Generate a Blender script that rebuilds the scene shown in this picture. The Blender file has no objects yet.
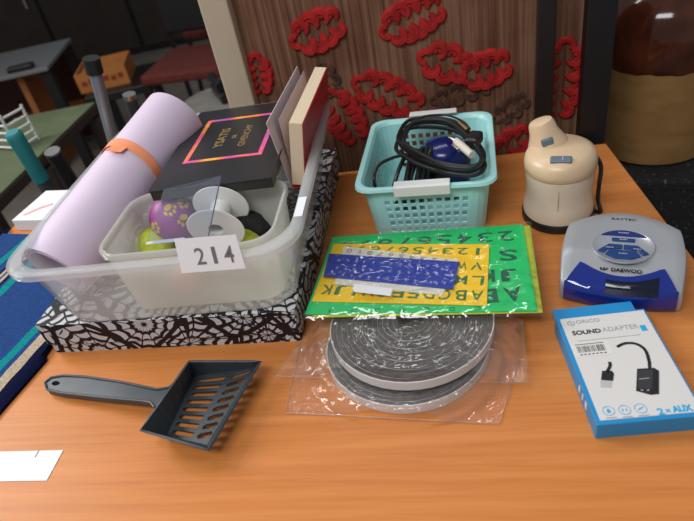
import bpy, bmesh, math, random
import numpy as np
from mathutils import Matrix, Vector, noise
random.seed(7)
PI = math.pi
sc = bpy.context.scene
COL = sc.collection

# ------------------------------------------------------------------ camera
CM = np.array([[0.978100695610942, -0.12309919140074446, -0.16782615505896015],
               [-0.20813223980294657, -0.5784947341757675, -0.7886854970680752],
               [0.0, 0.806343866850484, -0.5914470123287537]])
FPX = 588.248
H = 0.48                                    # lens height above the table top (z = 0)
FLOOR = -0.74
cam_d = bpy.data.cameras.new('camera')
cam_d.sensor_fit = 'HORIZONTAL'
cam_d.sensor_width = 36
cam_d.lens = FPX / 694 * 36
cam_d.clip_start = 0.01
cam_d.dof.use_dof = True
cam_d.dof.focus_distance = 0.72
cam_d.dof.aperture_fstop = 6.5
cam = bpy.data.objects.new('camera', cam_d)
COL.objects.link(cam)
r, d, f = CM
cam.matrix_world = Matrix(((r[0], -d[0], -f[0], 0), (r[1], -d[1], -f[1], 0), (r[2], -d[2], -f[2], H), (0, 0, 0, 1)))
sc.camera = cam

# ------------------------------------------------------------------ light
w = bpy.data.worlds.new('world'); sc.world = w; w.use_nodes = True
bg = w.node_tree.nodes['Background']
bg.inputs[0].default_value = (0.95, 0.96, 1.0, 1)
bg.inputs[1].default_value = 0.25


def area(name, loc, target, sx, sy, power, col):
    l = bpy.data.lights.new(name, 'AREA'); l.shape = 'RECTANGLE'; l.size = sx; l.size_y = sy
    l.energy = power; l.color = col
    o = bpy.data.objects.new(name, l); COL.objects.link(o)
    o.location = loc
    o.rotation_euler = (Vector(target) - Vector(loc)).to_track_quat('-Z', 'Y').to_euler()
    return o


area('window_light', (-1.7, 1.5, 1.45), (0.0, 0.6, 0), 0.9, 1.1, 36, (1.0, 0.98, 0.95))
area('ceiling_light', (-0.7, -0.5, 1.8), (-0.1, 0.5, 0), 1.2, 0.5, 27, (0.97, 0.98, 1.0))
area('glint_light', (0.0, 1.75, 1.75), (0.0, 0.5, 0), 1.2, 0.10, 6, (1.0, 0.98, 0.95))  # added strip lamp, there to put glints on the crinkled plastic film
sc.view_settings.view_transform = 'Standard'
sc.view_settings.look = 'None'
sc.view_settings.gamma = 1
sc.view_settings.exposure = 0.0
sc.cycles.transparent_max_bounces = 40
sc.cycles.max_bounces = 12


# ------------------------------------------------------------------ helpers
def at(px, py, z=0.0):
    """Where the sight line of a photo pixel meets the level z."""
    v = np.array([(px - 347) / FPX, (py - 260.5) / FPX, 1.0]) @ CM
    return Vector((0, 0, H)) + Vector(v) * ((z - H) / v[2])


def at_plane(px, py, P, n):
    v = Vector(np.array([(px - 347) / FPX, (py - 260.5) / FPX, 1.0]) @ CM)
    C = Vector((0, 0, H))
    return C + v * ((P - C).dot(n) / v.dot(n))


def mat(name, col, rough=.5, metal=0, spec=.5, **k):
    m = bpy.data.materials.new(name); m.use_nodes = True
    b = m.node_tree.nodes['Principled BSDF']
    b.inputs['Base Color'].default_value = (*col, 1)
    b.inputs['Roughness'].default_value = rough
    b.inputs['Metallic'].default_value = metal
    b.inputs['Specular IOR Level'].default_value = spec
    for a, v in k.items():
        b.inputs[a.replace('_', ' ')].default_value = v
    return m


class NT:
    """small wrapper to write node graphs"""
    def __init__(s, m):
        s.t = m.node_tree; s.n = s.t.nodes; s.bsdf = s.n.get('Principled BSDF'); s.out = s.n['Material Output']

    def add(s, typ, ins=None, **attrs):
        x = s.n.new(typ)
        for a, v in attrs.items():
            setattr(x, a, v)
        for a, v in (ins or {}).items():
            s.set(x, a, v)
        return x

    def set(s, x, a, v):
        sk = x.inputs[a]
        if isinstance(v, bpy.types.NodeSocket):
            s.t.links.new(v, sk)
        elif isinstance(v, bpy.types.Node):
            s.t.links.new(v.outputs[0], sk)
        else:
            sk.default_value = v

    def math(s, op, a, b=0.0, c=0.0):
        x = s.n.new('ShaderNodeMath'); x.operation = op
        s.set(x, 0, a); s.set(x, 1, b); s.set(x, 2, c)
        return x.outputs[0]

    def ramp(s, fac, stops, interp='LINEAR'):
        x = s.n.new('ShaderNodeValToRGB'); x.color_ramp.interpolation = interp
        e = x.color_ramp.elements
        while len(e) > 1:
            e.remove(e[-1])
        e[0].position = stops[0][0]; e[0].color = (*stops[0][1], 1)
        for p, c in stops[1:]:
            q = e.new(p); q.color = (*c, 1)
        s.set(x, 0, fac)
        return x.outputs[0]

    def bump(s, h, strength=.3, dist=.001):
        x = s.add('ShaderNodeBump', {'Height': h, 'Strength': strength, 'Distance': dist})
        s.t.links.new(x.outputs[0], s.bsdf.inputs['Normal'])


def noisy(name, c1, c2, scale=40, rough=.6, bump=0.0, stretch=(1, 1, 1), detail=4, metal=0, spec=.5):
    m = mat(name, c1, rough, metal, spec); g = NT(m)
    tc = g.add('ShaderNodeTexCoord')
    mp = g.add('ShaderNodeMapping', {'Vector': tc.outputs['Object'], 'Scale': stretch})
    nz = g.add('ShaderNodeTexNoise', {'Vector': mp.outputs[0], 'Scale': scale, 'Detail': detail})
    c = g.ramp(nz.outputs[0], [(.35, c1), (.65, c2)])
    g.set(g.bsdf, 'Base Color', c)
    if bump:
        g.bump(nz.outputs[0], bump, .0015)
    return m


def clear(name, tint, body, rough, opac, gloss=.25, bump=0.0, scale=60, extra=0.0):
    """thin see-through plastic: clear film plus a milky body plus surface gloss"""
    m = bpy.data.materials.new(name); m.use_nodes = True
    g = NT(m); g.n.remove(g.bsdf)
    tr = g.add('ShaderNodeBsdfTransparent', {'Color': (*tint, 1)})
    di = g.add('ShaderNodeBsdfDiffuse', {'Color': (*body, 1)})
    tl = g.add('ShaderNodeBsdfTranslucent', {'Color': (*body, 1)})
    gl = g.add('ShaderNodeBsdfGlossy', {'Color': (1, 1, 1, 1), 'Roughness': rough})
    m0 = g.add('ShaderNodeMixShader', {0: .5, 1: di, 2: tl})
    m1 = g.add('ShaderNodeMixShader', {0: opac, 1: tr, 2: m0})
    fr = g.add('ShaderNodeLayerWeight', {'Blend': gloss})
    if bump:
        tc = g.add('ShaderNodeTexCoord')
        nz = g.add('ShaderNodeTexNoise', {'Vector': tc.outputs['Object'], 'Scale': scale, 'Detail': 3})
        b = g.add('ShaderNodeBump', {'Height': nz.outputs[0], 'Strength': bump, 'Distance': .004})
        g.set(gl, 'Normal', b.outputs[0]); g.set(fr, 'Normal', b.outputs[0])
    m2 = g.add('ShaderNodeMixShader', {0: g.math('ADD', fr.outputs[0], extra), 1: m1, 2: gl})
    g.set(g.out, 'Surface', m2)
    return m


def rr(wd, dp, rad, n=6, cx=0, cy=0):
    """rounded rectangle outline, counter-clockwise"""
    pts = []
    for sx, sy, a0 in ((1, 1, 0), (-1, 1, 90), (-1, -1, 180), (1, -1, 270)):
        for i in range(n + 1):
            a = math.radians(a0 + 90 * i / n)
            pts.append((cx + sx * (wd / 2 - rad) + rad * math.cos(a), cy + sy * (dp / 2 - rad) + rad * math.sin(a)))
    return pts


class MB:
    def __init__(s):
        s.v = []; s.f = []

    def box(s, c, size, M=None):
        o = len(s.v)
        for dz in (-.5, .5):
            for dx, dy in ((-.5, -.5), (.5, -.5), (.5, .5), (-.5, .5)):
                p = Vector((dx * size[0], dy * size[1], dz * size[2]))
                if M is not None:
                    p = M @ p
                s.v.append(tuple(p + Vector(c)))
        s.f += [tuple(o + i for i in q) for q in ((3, 2, 1, 0), (4, 5, 6, 7), (0, 1, 5, 4), (1, 2, 6, 5), (2, 3, 7, 6), (3, 0, 4, 7))]
        return s

    def loft(s, loops, cap0=True, cap1=True):
        n = len(loops[0]); o = len(s.v)
        for l in loops:
            s.v += [tuple(p) for p in l]
        for k in range(len(loops) - 1):
            for i in range(n):
                j = (i + 1) % n
                s.f.append((o + k * n + i, o + k * n + j, o + (k + 1) * n + j, o + (k + 1) * n + i))
        if cap0:
            s.f.append(tuple(o + i for i in reversed(range(n))))
        if cap1:
            s.f.append(tuple(o + (len(loops) - 1) * n + i for i in range(n)))
        return s

    def prism(s, poly, z0, z1):
        return s.loft([[(p[0], p[1], z0) for p in poly], [(p[0], p[1], z1) for p in poly]])

    def lathe(s, prof, n=40, c=(0, 0, 0), M=None, sx=1, sy=1, cap0=True, cap1=True):
        loops = []
        for rad, z in prof:
            l = []
            for i in range(n):
                a = 2 * PI * i / n
                p = Vector((rad * math.cos(a) * sx, rad * math.sin(a) * sy, z))
                if M is not None:
                    p = M @ p
                l.append(p + Vector(c))
            loops.append(l)
        return s.loft(loops, cap0, cap1)

    def tube(s, path, rad, n=8, closed=False):
        P = [Vector(p) for p in path]; m = len(P)
        if closed:
            T = [(P[(i + 1) % m] - P[i - 1]).normalized() for i in range(m)]
        else:
            T = [(P[min(i + 1, m - 1)] - P[max(i - 1, 0)]).normalized() for i in range(m)]
        up = Vector((0, 0, 1)) if abs(T[0].z) < .9 else Vector((1, 0, 0))
        N = (up - T[0] * up.dot(T[0])).normalized()
        loops = []
        for i in range(m):
            N = (N - T[i] * N.dot(T[i])).normalized(); B = T[i].cross(N)
            rd = rad[i] if isinstance(rad, (list, tuple)) else rad
            loops.append([P[i] + (N * math.cos(2 * PI * k / n) + B * math.sin(2 * PI * k / n)) * rd for k in range(n)])
        if closed:
            loops.append(loops[0])
        return s.loft(loops, not closed, not closed)

    def build(s, name, m, parent=None, smooth=False, bevel=0, solid=0, sub=0, org=None, seg=2, angle=35):
        me = bpy.data.meshes.new(name)
        v = s.v
        if org is not None:
            v = [tuple(Vector(p) - Vector(org)) for p in v]
        me.from_pydata(v, [], s.f)
        bm = bmesh.new(); bm.from_mesh(me)
        bmesh.ops.remove_doubles(bm, verts=bm.verts, dist=1e-6)
        bmesh.ops.recalc_face_normals(bm, faces=bm.faces)
        bm.to_mesh(me); bm.free()
        return finish(me, name, m, parent, smooth, bevel, solid, sub, org, seg, angle)


def finish(me, name, m, parent=None, smooth=False, bevel=0, solid=0, sub=0, org=None, seg=2, angle=35):
    uv = me.uv_layers.new(name='boxmap')
    for p in me.polygons:
        nx, ny, nz = (abs(c) for c in p.normal)
        for li in p.loop_indices:
            co = me.vertices[me.loops[li].vertex_index].co
            uv.data[li].uv = (co.x, co.y) if nz >= max(nx, ny) else ((co.y, co.z) if nx > ny else (co.x, co.z))
    if m is not None:
        me.materials.append(m)
    o = bpy.data.objects.new(name, me); COL.objects.link(o)
    if parent is not None:
        o.parent = parent
    if org is not None:
        o.location = org
    if solid:
        x = o.modifiers.new('solid', 'SOLIDIFY'); x.thickness = solid; x.offset = 0
    if bevel:
        x = o.modifiers.new('bevel', 'BEVEL'); x.width = bevel; x.segments = seg; x.limit_method = 'ANGLE'; x.angle_limit = math.radians(angle)
    if sub:
        x = o.modifiers.new('sub', 'SUBSURF'); x.levels = sub; x.render_levels = sub
    if smooth:
        me.polygons.foreach_set('use_smooth', [True] * len(me.polygons))
        if not sub:
            e = o.modifiers.new('edges', 'EDGE_SPLIT'); e.split_angle = math.radians(40)
    return o


def holes_prism(name, outer, holes, zf, th, m, parent, **k):
    """flat plate with real openings; zf gives the height of its upper face"""
    bm = bmesh.new(); ed = []
    for loop in [outer] + holes:
        vs = [bm.verts.new((p[0], p[1], 0)) for p in loop]
        for i in range(len(vs)):
            ed.append(bm.edges.new((vs[i], vs[(i + 1) % len(vs)])))
    bmesh.ops.triangle_fill(bm, use_beauty=True, use_dissolve=False, edges=ed)
    for v in bm.verts:
        v.co.z = zf(v.co.x, v.co.y)
    g = bmesh.ops.extrude_face_region(bm, geom=bm.faces[:])
    for x in g['geom']:
        if isinstance(x, bmesh.types.BMVert):
            x.co.z -= th
    bmesh.ops.recalc_face_normals(bm, faces=bm.faces)
    me = bpy.data.meshes.new(name); bm.to_mesh(me); bm.free()
    return finish(me, name, m, parent, **k)


def tag(o, label, cat, group=None):
    o['label'] = label; o['category'] = cat
    if group:
        o['group'] = group
    return o


def thing(name, label, cat, loc=(0, 0, 0), rz=0, group=None, M=None):
    o = bpy.data.objects.new(name, None); COL.objects.link(o)
    o.empty_display_size = .02
    if M is not None:
        o.matrix_world = M
    else:
        o.location = loc; o.rotation_euler = (0, 0, rz)
    return tag(o, label, cat, group)


def struct(o):
    o['kind'] = 'structure'
    return o


class Frame:
    """level frame standing at a point of the table, turned by rz"""
    def __init__(s, P, rz, z=0.0):
        s.P = Vector((P[0], P[1], z)); s.rz = rz
        s.M = Matrix.Translation(s.P) @ Matrix.Rotation(rz, 4, 'Z'); s.I = s.M.inverted()

    def px(s, x, y, z):
        """photo pixel at world level z, in this frame"""
        return s.I @ at(x, y, z)


def fit(c, z):
    """rectangle from four corners bl, br, tr, tl seen at level z: frame at its centre, width, depth"""
    p = [at(x, y, z) for x, y in c]
    u = (p[1] - p[0]) + (p[2] - p[3]); v = (p[3] - p[0]) + (p[2] - p[1])
    a = math.atan2(u.y, u.x); b = math.atan2(v.y, v.x) - PI / 2
    rz = (a + b) / 2
    C = (p[0] + p[1] + p[2] + p[3]) / 4
    return C, rz, u.length / 2, v.length / 2


TEXT_CACHE = {}


def text_mesh(txt, bold=0.0, extrude=.002):
    cu = bpy.data.curves.new('t', 'FONT'); cu.body = txt; cu.size = 1; cu.offset = bold; cu.extrude = extrude
    cu.resolution_u = 3
    o = bpy.data.objects.new('t', cu); COL.objects.link(o)
    dg = bpy.context.evaluated_depsgraph_get(); dg.update()
    me = bpy.data.meshes.new_from_object(o.evaluated_get(dg))
    bpy.data.objects.remove(o); bpy.data.curves.remove(cu)
    return me


def lettering(name, txt, m, parent, width, height, M, bold=0.0, thick=.0003):
    """text fitted to width x height, centred on the origin of M (in the parent's space)"""
    me = text_mesh(txt, bold)
    xs = [v.co.x for v in me.vertices]; ys = [v.co.y for v in me.vertices]
    x0, x1, y0, y1 = min(xs), max(xs), min(ys), max(ys)
    for v in me.vertices:
        v.co = M @ Vector(((v.co.x - (x0 + x1) / 2) / (x1 - x0) * width, (v.co.y - (y0 + y1) / 2) / (y1 - y0) * height, (v.co.z + .002) / .004 * thick))
    me.name = name
    me.materials.clear()
    return finish(me, name, m, parent)


def Mloc(x, y, z, rz=0.0, rx=0.0):
    return Matrix.Translation((x, y, z)) @ Matrix.Rotation(rz, 4, 'Z') @ Matrix.Rotation(rx, 4, 'X')


# ------------------------------------------------------------------ shared materials
white_plastic = mat('white_plastic', (.80, .79, .76), .4)
paper_white = mat('white_paper', (.79, .80, .83), .7)
black_plastic = mat('black_plastic', (.012, .012, .013), .35)
black_paint = mat('black_paint', (.007, .007, .008), .4)
black_ink = mat('black_ink', (.015, .015, .02), .6)
grey_ink = mat('grey_ink', (.35, .35, .36), .6)
metal = mat('bright_metal', (.62, .60, .56), .25, 1)
brass = mat('brass_metal', (.55, .42, .22), .3, 1)
cable_rubber = mat('black_cable', (.010, .010, .011), .38)

# ------------------------------------------------------------------ setting: floor, walls
floor_m = noisy('floor_vinyl', (.16, .137, .115), (.21, .18, .15), 9, .55)
m_ = MB(); m_.box((0, 1.6, FLOOR - .02), (9.4, 9.4, .04)); struct(m_.build('floor', floor_m))
wall_m = noisy('wall_paint', (.05, .045, .04), (.065, .06, .055), 3, .8)
m_ = MB(); m_.box((0, 5.85, .7), (9.4, .1, 2.9)); struct(m_.build('wall_back', wall_m))
m_ = MB(); m_.box((0, 5.79, FLOOR + .06), (9.3, .02, .12)); struct(m_.build('baseboard_back', mat('baseboard', (.03, .025, .02), .5)))

# ------------------------------------------------------------------ the table
TC = at(606, 143, 0)                                  # far right corner
TR = math.radians(-12.1)
e1 = Vector((math.cos(TR), math.sin(TR), 0)); e2 = Vector((-math.sin(TR), math.cos(TR), 0))
right_dir = (at(680, 240, 0) - TC).normalized()

wood = mat('orange_beech', (.6, .22, .05), .38, spec=.22); g = NT(wood)
tc = g.add('ShaderNodeTexCoord')
mp = g.add('ShaderNodeMapping', {'Vector': tc.outputs['Object'], 'Scale': (1.2, 30, 20)})
n1 = g.add('ShaderNodeTexNoise', {'Vector': mp.outputs[0], 'Scale': 3.0, 'Detail': 5, 'Roughness': .6, 'Distortion': .2})
mp2 = g.add('ShaderNodeMapping', {'Vector': tc.outputs['Object'], 'Scale': (5, 160, 100)})
n2 = g.add('ShaderNodeTexNoise', {'Vector': mp2.outputs[0], 'Scale': 3.0, 'Detail': 3})
mx = g.math('ADD', g.math('MULTIPLY', n1.outputs[0], .7), g.math('MULTIPLY', n2.outputs[0], .3))
g.set(g.bsdf, 'Base Color', g.ramp(mx, [(.30, (.49, .158, .036)), (.5, (.58, .205, .052)), (.70, (.65, .25, .070))]))

tab = thing('folding_table', 'orange beech-topped table carrying all the sale items', 'table', (-.1, .52, FLOOR), TR)
tM = Matrix.Translation((-.1, .52, FLOOR)) @ Matrix.Rotation(TR, 4, 'Z'); tI = tM.inverted()
c1 = tI @ TC
rd = tI.to_3x3() @ right_dir
xr0 = c1.x; depth = 1.02
xr1 = c1.x + rd.x / -rd.y * depth
XL = (tI @ Vector((-.580, .962, 0))).x               # left end of the top
top_poly = [(XL, c1.y - depth), (xr1, c1.y - depth), (xr0, c1.y), (XL, c1.y)]
b = MB(); b.prism(top_poly, -FLOOR - .026, -FLOOR); b.build('tabletop', wood, tab, bevel=.002)
for x in (XL + .08, .25):
    for y in (c1.y - depth + .12, c1.y - .12):
        b = MB(); b.box((x, y, (-FLOOR - .028) / 2), (.04, .04, -FLOOR - .028)); b.build('leg', black_paint, tab, bevel=.003)

# ------------------------------------------------------------------ background right: armchair, posts, crock
PN = Vector((-e2.x, -e2.y, 0))                         # towards the camera
PP = at(350, 171, 0) + e2 * .07                        # front face of the chair back
fab = mat('striped_upholstery', (.12, .05, .03), .9, spec=.1); g = NT(fab)
tc = g.add('ShaderNodeTexCoord')
sx = g.add('ShaderNodeSeparateXYZ', {0: tc.outputs['Object']})
mp = g.add('ShaderNodeMapping', {'Vector': tc.outputs['Object'], 'Scale': (140, 3, 3)})
nz = g.add('ShaderNodeTexNoise', {'Vector': mp.outputs[0], 'Scale': 1.0, 'Detail': 3})
nz2 = g.add('ShaderNodeTexNoise', {'Vector': tc.outputs['Object'], 'Scale': 9.0, 'Detail': 2})
mm = g.math('ADD', nz.outputs[0], g.math('MULTIPLY', g.math('SUBTRACT', nz2.outputs[0], .5), .5))
g.set(g.bsdf, 'Base Color', g.ramp(mm, [(.3, (.090, .038, .022)), (.5, (.17, .082, .049)), (.7, (.26, .14, .087))]))
red_fab = noisy('red_chenille', (.28, .006, .005), (.46, .013, .011), 60, .9, .6)
brown_fab = noisy('brown_chenille', (.05, .02, .013), (.10, .045, .028), 60, .9, .5)
pale_wood = noisy('pale_wood', (.46, .36, .25), (.55, .45, .33), 8, .5, 0, (1, 1, .2))

pl = at_plane(250, 100, PP, PN); prt = at_plane(586, 100, PP, PN)
armO = PP + e1 * (prt - PP).dot(e1) * .5 + e1 * (pl - PP).dot(e1) * .5
armO.z = FLOOR
arm = thing('armchair', 'brown striped armchair with red leaf motifs behind the table', 'armchair', armO, TR)
aM = Matrix.Translation(armO) @ Matrix.Rotation(TR, 4, 'Z'); aI = aM.inverted()
wA = (prt - pl).dot(e1)


def AL(px, py, dy=0.0):
    p = aI @ at_plane(px, py, PP, PN)
    return Vector((p.x, p.y + dy, p.z))


b = MB()
prof = [(0, .30), (0, 1.06), (.025, 1.11), (.07, 1.12), (.12, 1.09), (.13, 1.0), (.13, .30)]
b.loft([[(sgn * wA / 2, y, z) for y, z in prof] for sgn in (-1, 1)])
b.build('backrest', fab, arm, bevel=.012, seg=3)
b = MB(); b.box((-.09, .36, .38), (wA - .28, .44, .18)); b.build('seat', fab, arm, bevel=.03, seg=3)
for sgn in (-1, 1):
    for y in (.065, .52):
        b = MB(); b.lathe([(.018, 0), (.025, .31)], 12, ((sgn * (wA / 2 - .06)) if y < .3 or sgn < 0 else wA / 2 - .27, y, 0)); b.build('leg', black_paint, arm)
# pale post of the frame
q0 = aI @ at_plane(240, 80, PP, PN)
b = MB(); b.box((q0.x, -.014, .56), (.046, .026, 1.12)); b.build('frame_post', pale_wood, arm, bevel=.003)


def arc(cx, cz, rad, a0, a1, n=9):
    return [(cx + rad * math.cos(a0 + (a1 - a0) * i / n), cz + rad * .95 * math.sin(a0 + (a1 - a0) * i / n)) for i in range(n + 1)]


def lobes(cluster, m, name, rad=.0056):
    for c_ in cluster:
        motif([c_], m, name, rad)


def motif(cluster, m, name, rad):
    """curled chenille lobes in two rows along a stem; each cluster: tip px, root px, lobe count, size"""
    mb = MB()
    for (x0, y0), (x1, y1), n, size in cluster:
        p, q = AL(x0, y0), AL(x1, y1)
        ax = Vector((q.x - p.x, q.z - p.z)); L = ax.length; ax /= L; nr = Vector((-ax.y, ax.x)); ang = math.atan2(ax.y, ax.x)
        for i in range(n):
            t = (i + .5) / n
            s_ = size * (.62 + .5 * math.sin(PI * min(1, t * .9 + .12)))
            for sd in (-1, 1):
                c = Vector((p.x, p.z)) + ax * (L * t) + nr * sd * s_ * .95
                pts = arc(c.x, c.y, s_ * .72, ang + sd * (-.35 * PI) + (0 if sd > 0 else 0), ang + sd * 1.18 * PI)
                mb.tube([(u, -.001, v) for u, v in pts], [rad * (.7 + .6 * math.sin(PI * k / 9)) for k in range(10)], 6)
                pts = arc(c.x, c.y, s_ * .28, ang, ang + sd * 1.2 * PI, 5)
                mb.tube([(u, -.001, v) for u, v in pts], rad * .8, 6)
        c = Vector((p.x, p.z)) - ax * size * .3
        mb.tube([(u, -.001, v) for u, v in arc(c.x, c.y, size * .6, ang + .4 * PI, ang + 1.6 * PI)], rad, 6)
    return mb.build(name, m, arm, smooth=True)


lobes([((362, 84), (420, 108), 5, .0165), ((331, 98), (358, 138), 5, .0175), ((428, 58), (468, 70), 3, .016), ((468, 76), (508, 62), 4, .015),
       ((256, 60), (262, 92), 4, .011), ((565, 50), (556, 116), 5, .019), ((500, 152), (530, 132), 3, .014), ((300, 40), (340, 20), 4, .016), ((390, 30), (440, 5), 5, .016)], red_fab, 'red_leaf_motif')
lobes([((436, 100), (492, 84), 4, .010), ((322, 68), (336, 96), 3, .010), ((498, 118), (528, 96), 3, .010), ((400, 120), (372, 150), 3, .011)], brown_fab, 'brown_leaf_motif', .003)

# black frame with two uprights standing between armchair and table
PP2 = PP + PN * .035
blk = thing('upright_frame', 'black upright metal frame with two posts right of the armchair', 'frame', (0, 0, 0))
pz = []
for x0, wd in ((543.5, .024), (593, .042)):
    p = at_plane(x0, 100, PP2, PN); pz.append(p)
blk.location = ((pz[0] + pz[1]) / 2).xy.to_3d() + Vector((0, 0, FLOOR)); blk.rotation_euler = (0, 0, TR)
bI = (Matrix.Translation(blk.location) @ Matrix.Rotation(TR, 4, 'Z')).inverted()
for p, wd in zip(pz, (.024, .042)):
    q = bI @ p
    b = MB(); b.box((q.x, 0, .6), (wd, .024, 1.2)); b.build('post', black_paint, blk, bevel=.002)
b = MB(); b.box((0, 0, .2), (abs((bI @ pz[1]).x) * 2, .02, .03)); b.build('crossbar', black_paint, blk)

# low stand under a black speckled cloth and the stoneware crock on it
speck = mat('black_speckled_cloth', (.01, .01, .01), .85); g = NT(speck)
tc = g.add('ShaderNodeTexCoord')
nz = g.add('ShaderNodeTexNoise', {'Vector': tc.outputs['Object'], 'Scale': 160.0, 'Detail': 2})
g.set(g.bsdf, 'Base Color', g.ramp(nz.outputs[0], [(.5, (.006, .006, .006)), (.64, (.012, .012, .012)), (.75, (.12, .11, .10))]))
SZ = -.12
fl_ = at(655, 222, SZ); 
so = at(640, 130, SZ); so.z = FLOOR
stand = thing('low_stand', 'low black stand under speckled cloth at right behind the table', 'stand', so, math.radians(-28))
b = MB(); b.box((.165, -.02, (SZ - FLOOR) - .012), (.49, .36, .024)); b.build('stand_top', speck, stand, bevel=.006)
for x in (-.05, .38):
    for y in (-.17, .13):
        b = MB(); b.box((x, y, (SZ - FLOOR - .024) / 2), (.035, .035, SZ - FLOOR - .024)); b.build('leg', black_paint, stand)
b = MB(); b.box((.165, -.196, (SZ - FLOOR) - .17), (.49, .006, .33)); b.build('cloth_drop', speck, stand)

clay = noisy('tan_stoneware', (.25, .135, .045), (.31, .175, .065), 14, .5, 0, (1, 1, 3), spec=.2)
glaze = noisy('brown_glaze', (.05, .012, .006), (.10, .028, .012), 18, .12)
cp = at(649, 143, SZ)
crock = thing('stoneware_crock', 'large tan stoneware crock with brown glazed top', 'crock', (cp.x, cp.y, SZ), 0)
b = MB(); b.lathe([(.090, 0), (.098, .006), (.100, .03), (.103, .10), (.105, .182)], 64); b.build('crock_body', clay, crock, smooth=True)
b = MB()
loops = []
prof = [(.1052, .176), (.108, .184), (.108, .23), (.104, .26), (.09, .285), (.075, .295), (.08, .31), (.072, .31), (.066, .29), (.085, .26), (.095, .2)]
for rad, z in prof:
    loops.append([(rad * math.cos(2 * PI * i / 64), rad * math.sin(2 * PI * i / 64), z + (.0012 * math.sin(i * .8) + .001 * math.sin(i * 1.9) if z == .176 else 0)) for i in range(64)])
b.loft(loops, False, True); b.build('glazed_top', glaze, crock, smooth=True)

# ------------------------------------------------------------------ background left
green_m = noisy('green_baize', (.060, .080, .036), (.085, .11, .05), 12, .7)
dark_wood = noisy('dark_wood', (.022, .014, .010), (.035, .02, .014), 10, .5)
orange_wood = noisy('orange_wood', (.32, .10, .025), (.40, .14, .04), 8, .5, 0, (1, .2, 1))
GZ = -.10
gp = [at(x, y, GZ) for x, y in ((95, 102), (40, 155), (-40, 200), (15, 118))]
gc = sum(gp, Vector()) / 4
ga = math.atan2((gp[0] - gp[1]).y, (gp[0] - gp[1]).x)
gt = thing('card_table', 'dark table with a green baize top at upper left', 'table', (gc.x, gc.y, FLOOR), 0)
b = MB()
pts = [gp[0] - gc, gp[1] - gc, (gp[1] - gc) + (gp[1] - gp[0]) * .9, gp[3] - gc + (gp[1] - gp[0]) * .9, gp[3] - gc]
b.prism([(p.x, p.y) for p in pts][::-1], GZ - FLOOR - .004, GZ - FLOOR); b.build('baize_top', green_m, gt)
cen = sum((Vector((p.x, p.y, 0)) for p in pts), Vector()) / 5
b = MB(); b.prism([(cen.x + (p.x - cen.x) * 1.03, cen.y + (p.y - cen.y) * 1.03) for p in pts][::-1], GZ - FLOOR - .035, GZ - FLOOR - .0045); b.build('edge_frame', dark_wood, gt, bevel=.004)
for p in pts[:2] + pts[2:4]:
    b = MB(); b.box((cen.x + (p.x - cen.x) * .93, cen.y + (p.y - cen.y) * .93, (GZ - FLOOR - .04) / 2), (.045, .045, GZ - FLOOR - .04)); b.build('leg', dark_wood, gt)

# small white wire rack on the green table
wr_p = at(8, 150, GZ)
rack = thing('wire_rack', 'small white wire rack standing on the green baize table', 'rack', (wr_p.x, wr_p.y, GZ), math.radians(-30))
wire = mat('white_wire', (.62, .62, .60), .4)
b = MB()
for k in range(5):
    b.tube([(-.06, 0, .008 + k * .022), (.045, 0, .008 + k * .022), (.05, .012, .008 + k * .022), (.05, .07, .008 + k * .022)], .0035, 8)
b.build('cross_wires', wire, rack, smooth=True)
for x, y in ((-.06, 0), (.045, 0), (.05, .07)):
    b = MB(); b.tube([(x, y, 0), (x, y, .105)], .004, 8); b.build('upright', wire, rack, smooth=True)

# desk with shelves, far upper left
dz = -.20
d0 = at(58, 64, dz); d1 = at(0, 77, dz)
da = math.atan2((d0 - d1).y, (d0 - d1).x)
desk = thing('office_desk', 'pale grey topped desk with orange wooden shelves, far upper left', 'desk', (d1.x, d1.y, FLOOR), da)
Ld = (d0 - d1).length
b = MB(); b.box((Ld / 2 - .475, .25, dz - FLOOR - .009), (Ld + .85, .52, .018)); b.build('desktop', mat('grey_laminate', (.17, .175, .18), .45), desk, bevel=.003)
for x in (-.85, Ld - .08):
    for y in (.04, .46):
        b = MB(); b.box((x, y, (dz - FLOOR - .03) / 2), (.05, .05, dz - FLOOR - .03)); b.build('leg', black_paint, desk)
b = MB(); b.box((.05, .22, .25), (.03, .3, .5)); b.build('side_panel', orange_wood, desk)
b = MB(); b.box((.0, .26, .22), (.36, .36, .025)); b.build('shelf', orange_wood, desk)
b = MB(); b.box((-.1, .47, .26), (.6, .02, .5)); b.build('back_panel', mat('dark_red_panel', (.06, .010, .006), .6), desk)
# small pieces on the desk
tag(MB().box((.0, .0, .012), (.12, .05, .024), Matrix.Rotation(da, 3, 'Z')).build('stapler', black_plastic, None, bevel=.006, org=None), 'small black tool lying on the far grey desk', 'tool').location = at(22, 70, dz)

# bench with an orange crate on it
bz = -.35
bp = at(101, 92, bz)
bench = thing('low_bench', 'low black bench behind the green table', 'bench', (bp.x + .075, bp.y + .14, FLOOR), math.radians(4))
b = MB(); b.box((.0, 0, bz - FLOOR - .02), (.32, .36, .04)); b.build('bench_top', black_paint, bench, bevel=.004)
for x in (-.13, .13):
    for y in (-.15, .15):
        b = MB(); b.box((x, y, (bz - FLOOR - .04) / 2), (.04, .04, bz - FLOOR - .04)); b.build('leg', black_paint, bench)
card = noisy('orange_card', (.38, .13, .025), (.44, .165, .035), 10, .7)
cf = at(98, 91, bz)
cr = thing('cardboard_crate', 'shallow orange cardboard crate on the low black bench', 'crate', (cf.x + .03, cf.y + .135, bz), math.radians(4))
b = MB()
for c, s in (((0, -.12, .045), (.24, .008, .09)), ((0, .12, .045), (.24, .008, .09)), ((-.116, 0, .045), (.008, .24, .09)), ((.116, 0, .045), (.008, .24, .09)), ((0, 0, .07), (.23, .235, .008))):
    b.box(c, s)
b.build('crate_body', card, cr)
b = MB()
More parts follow.
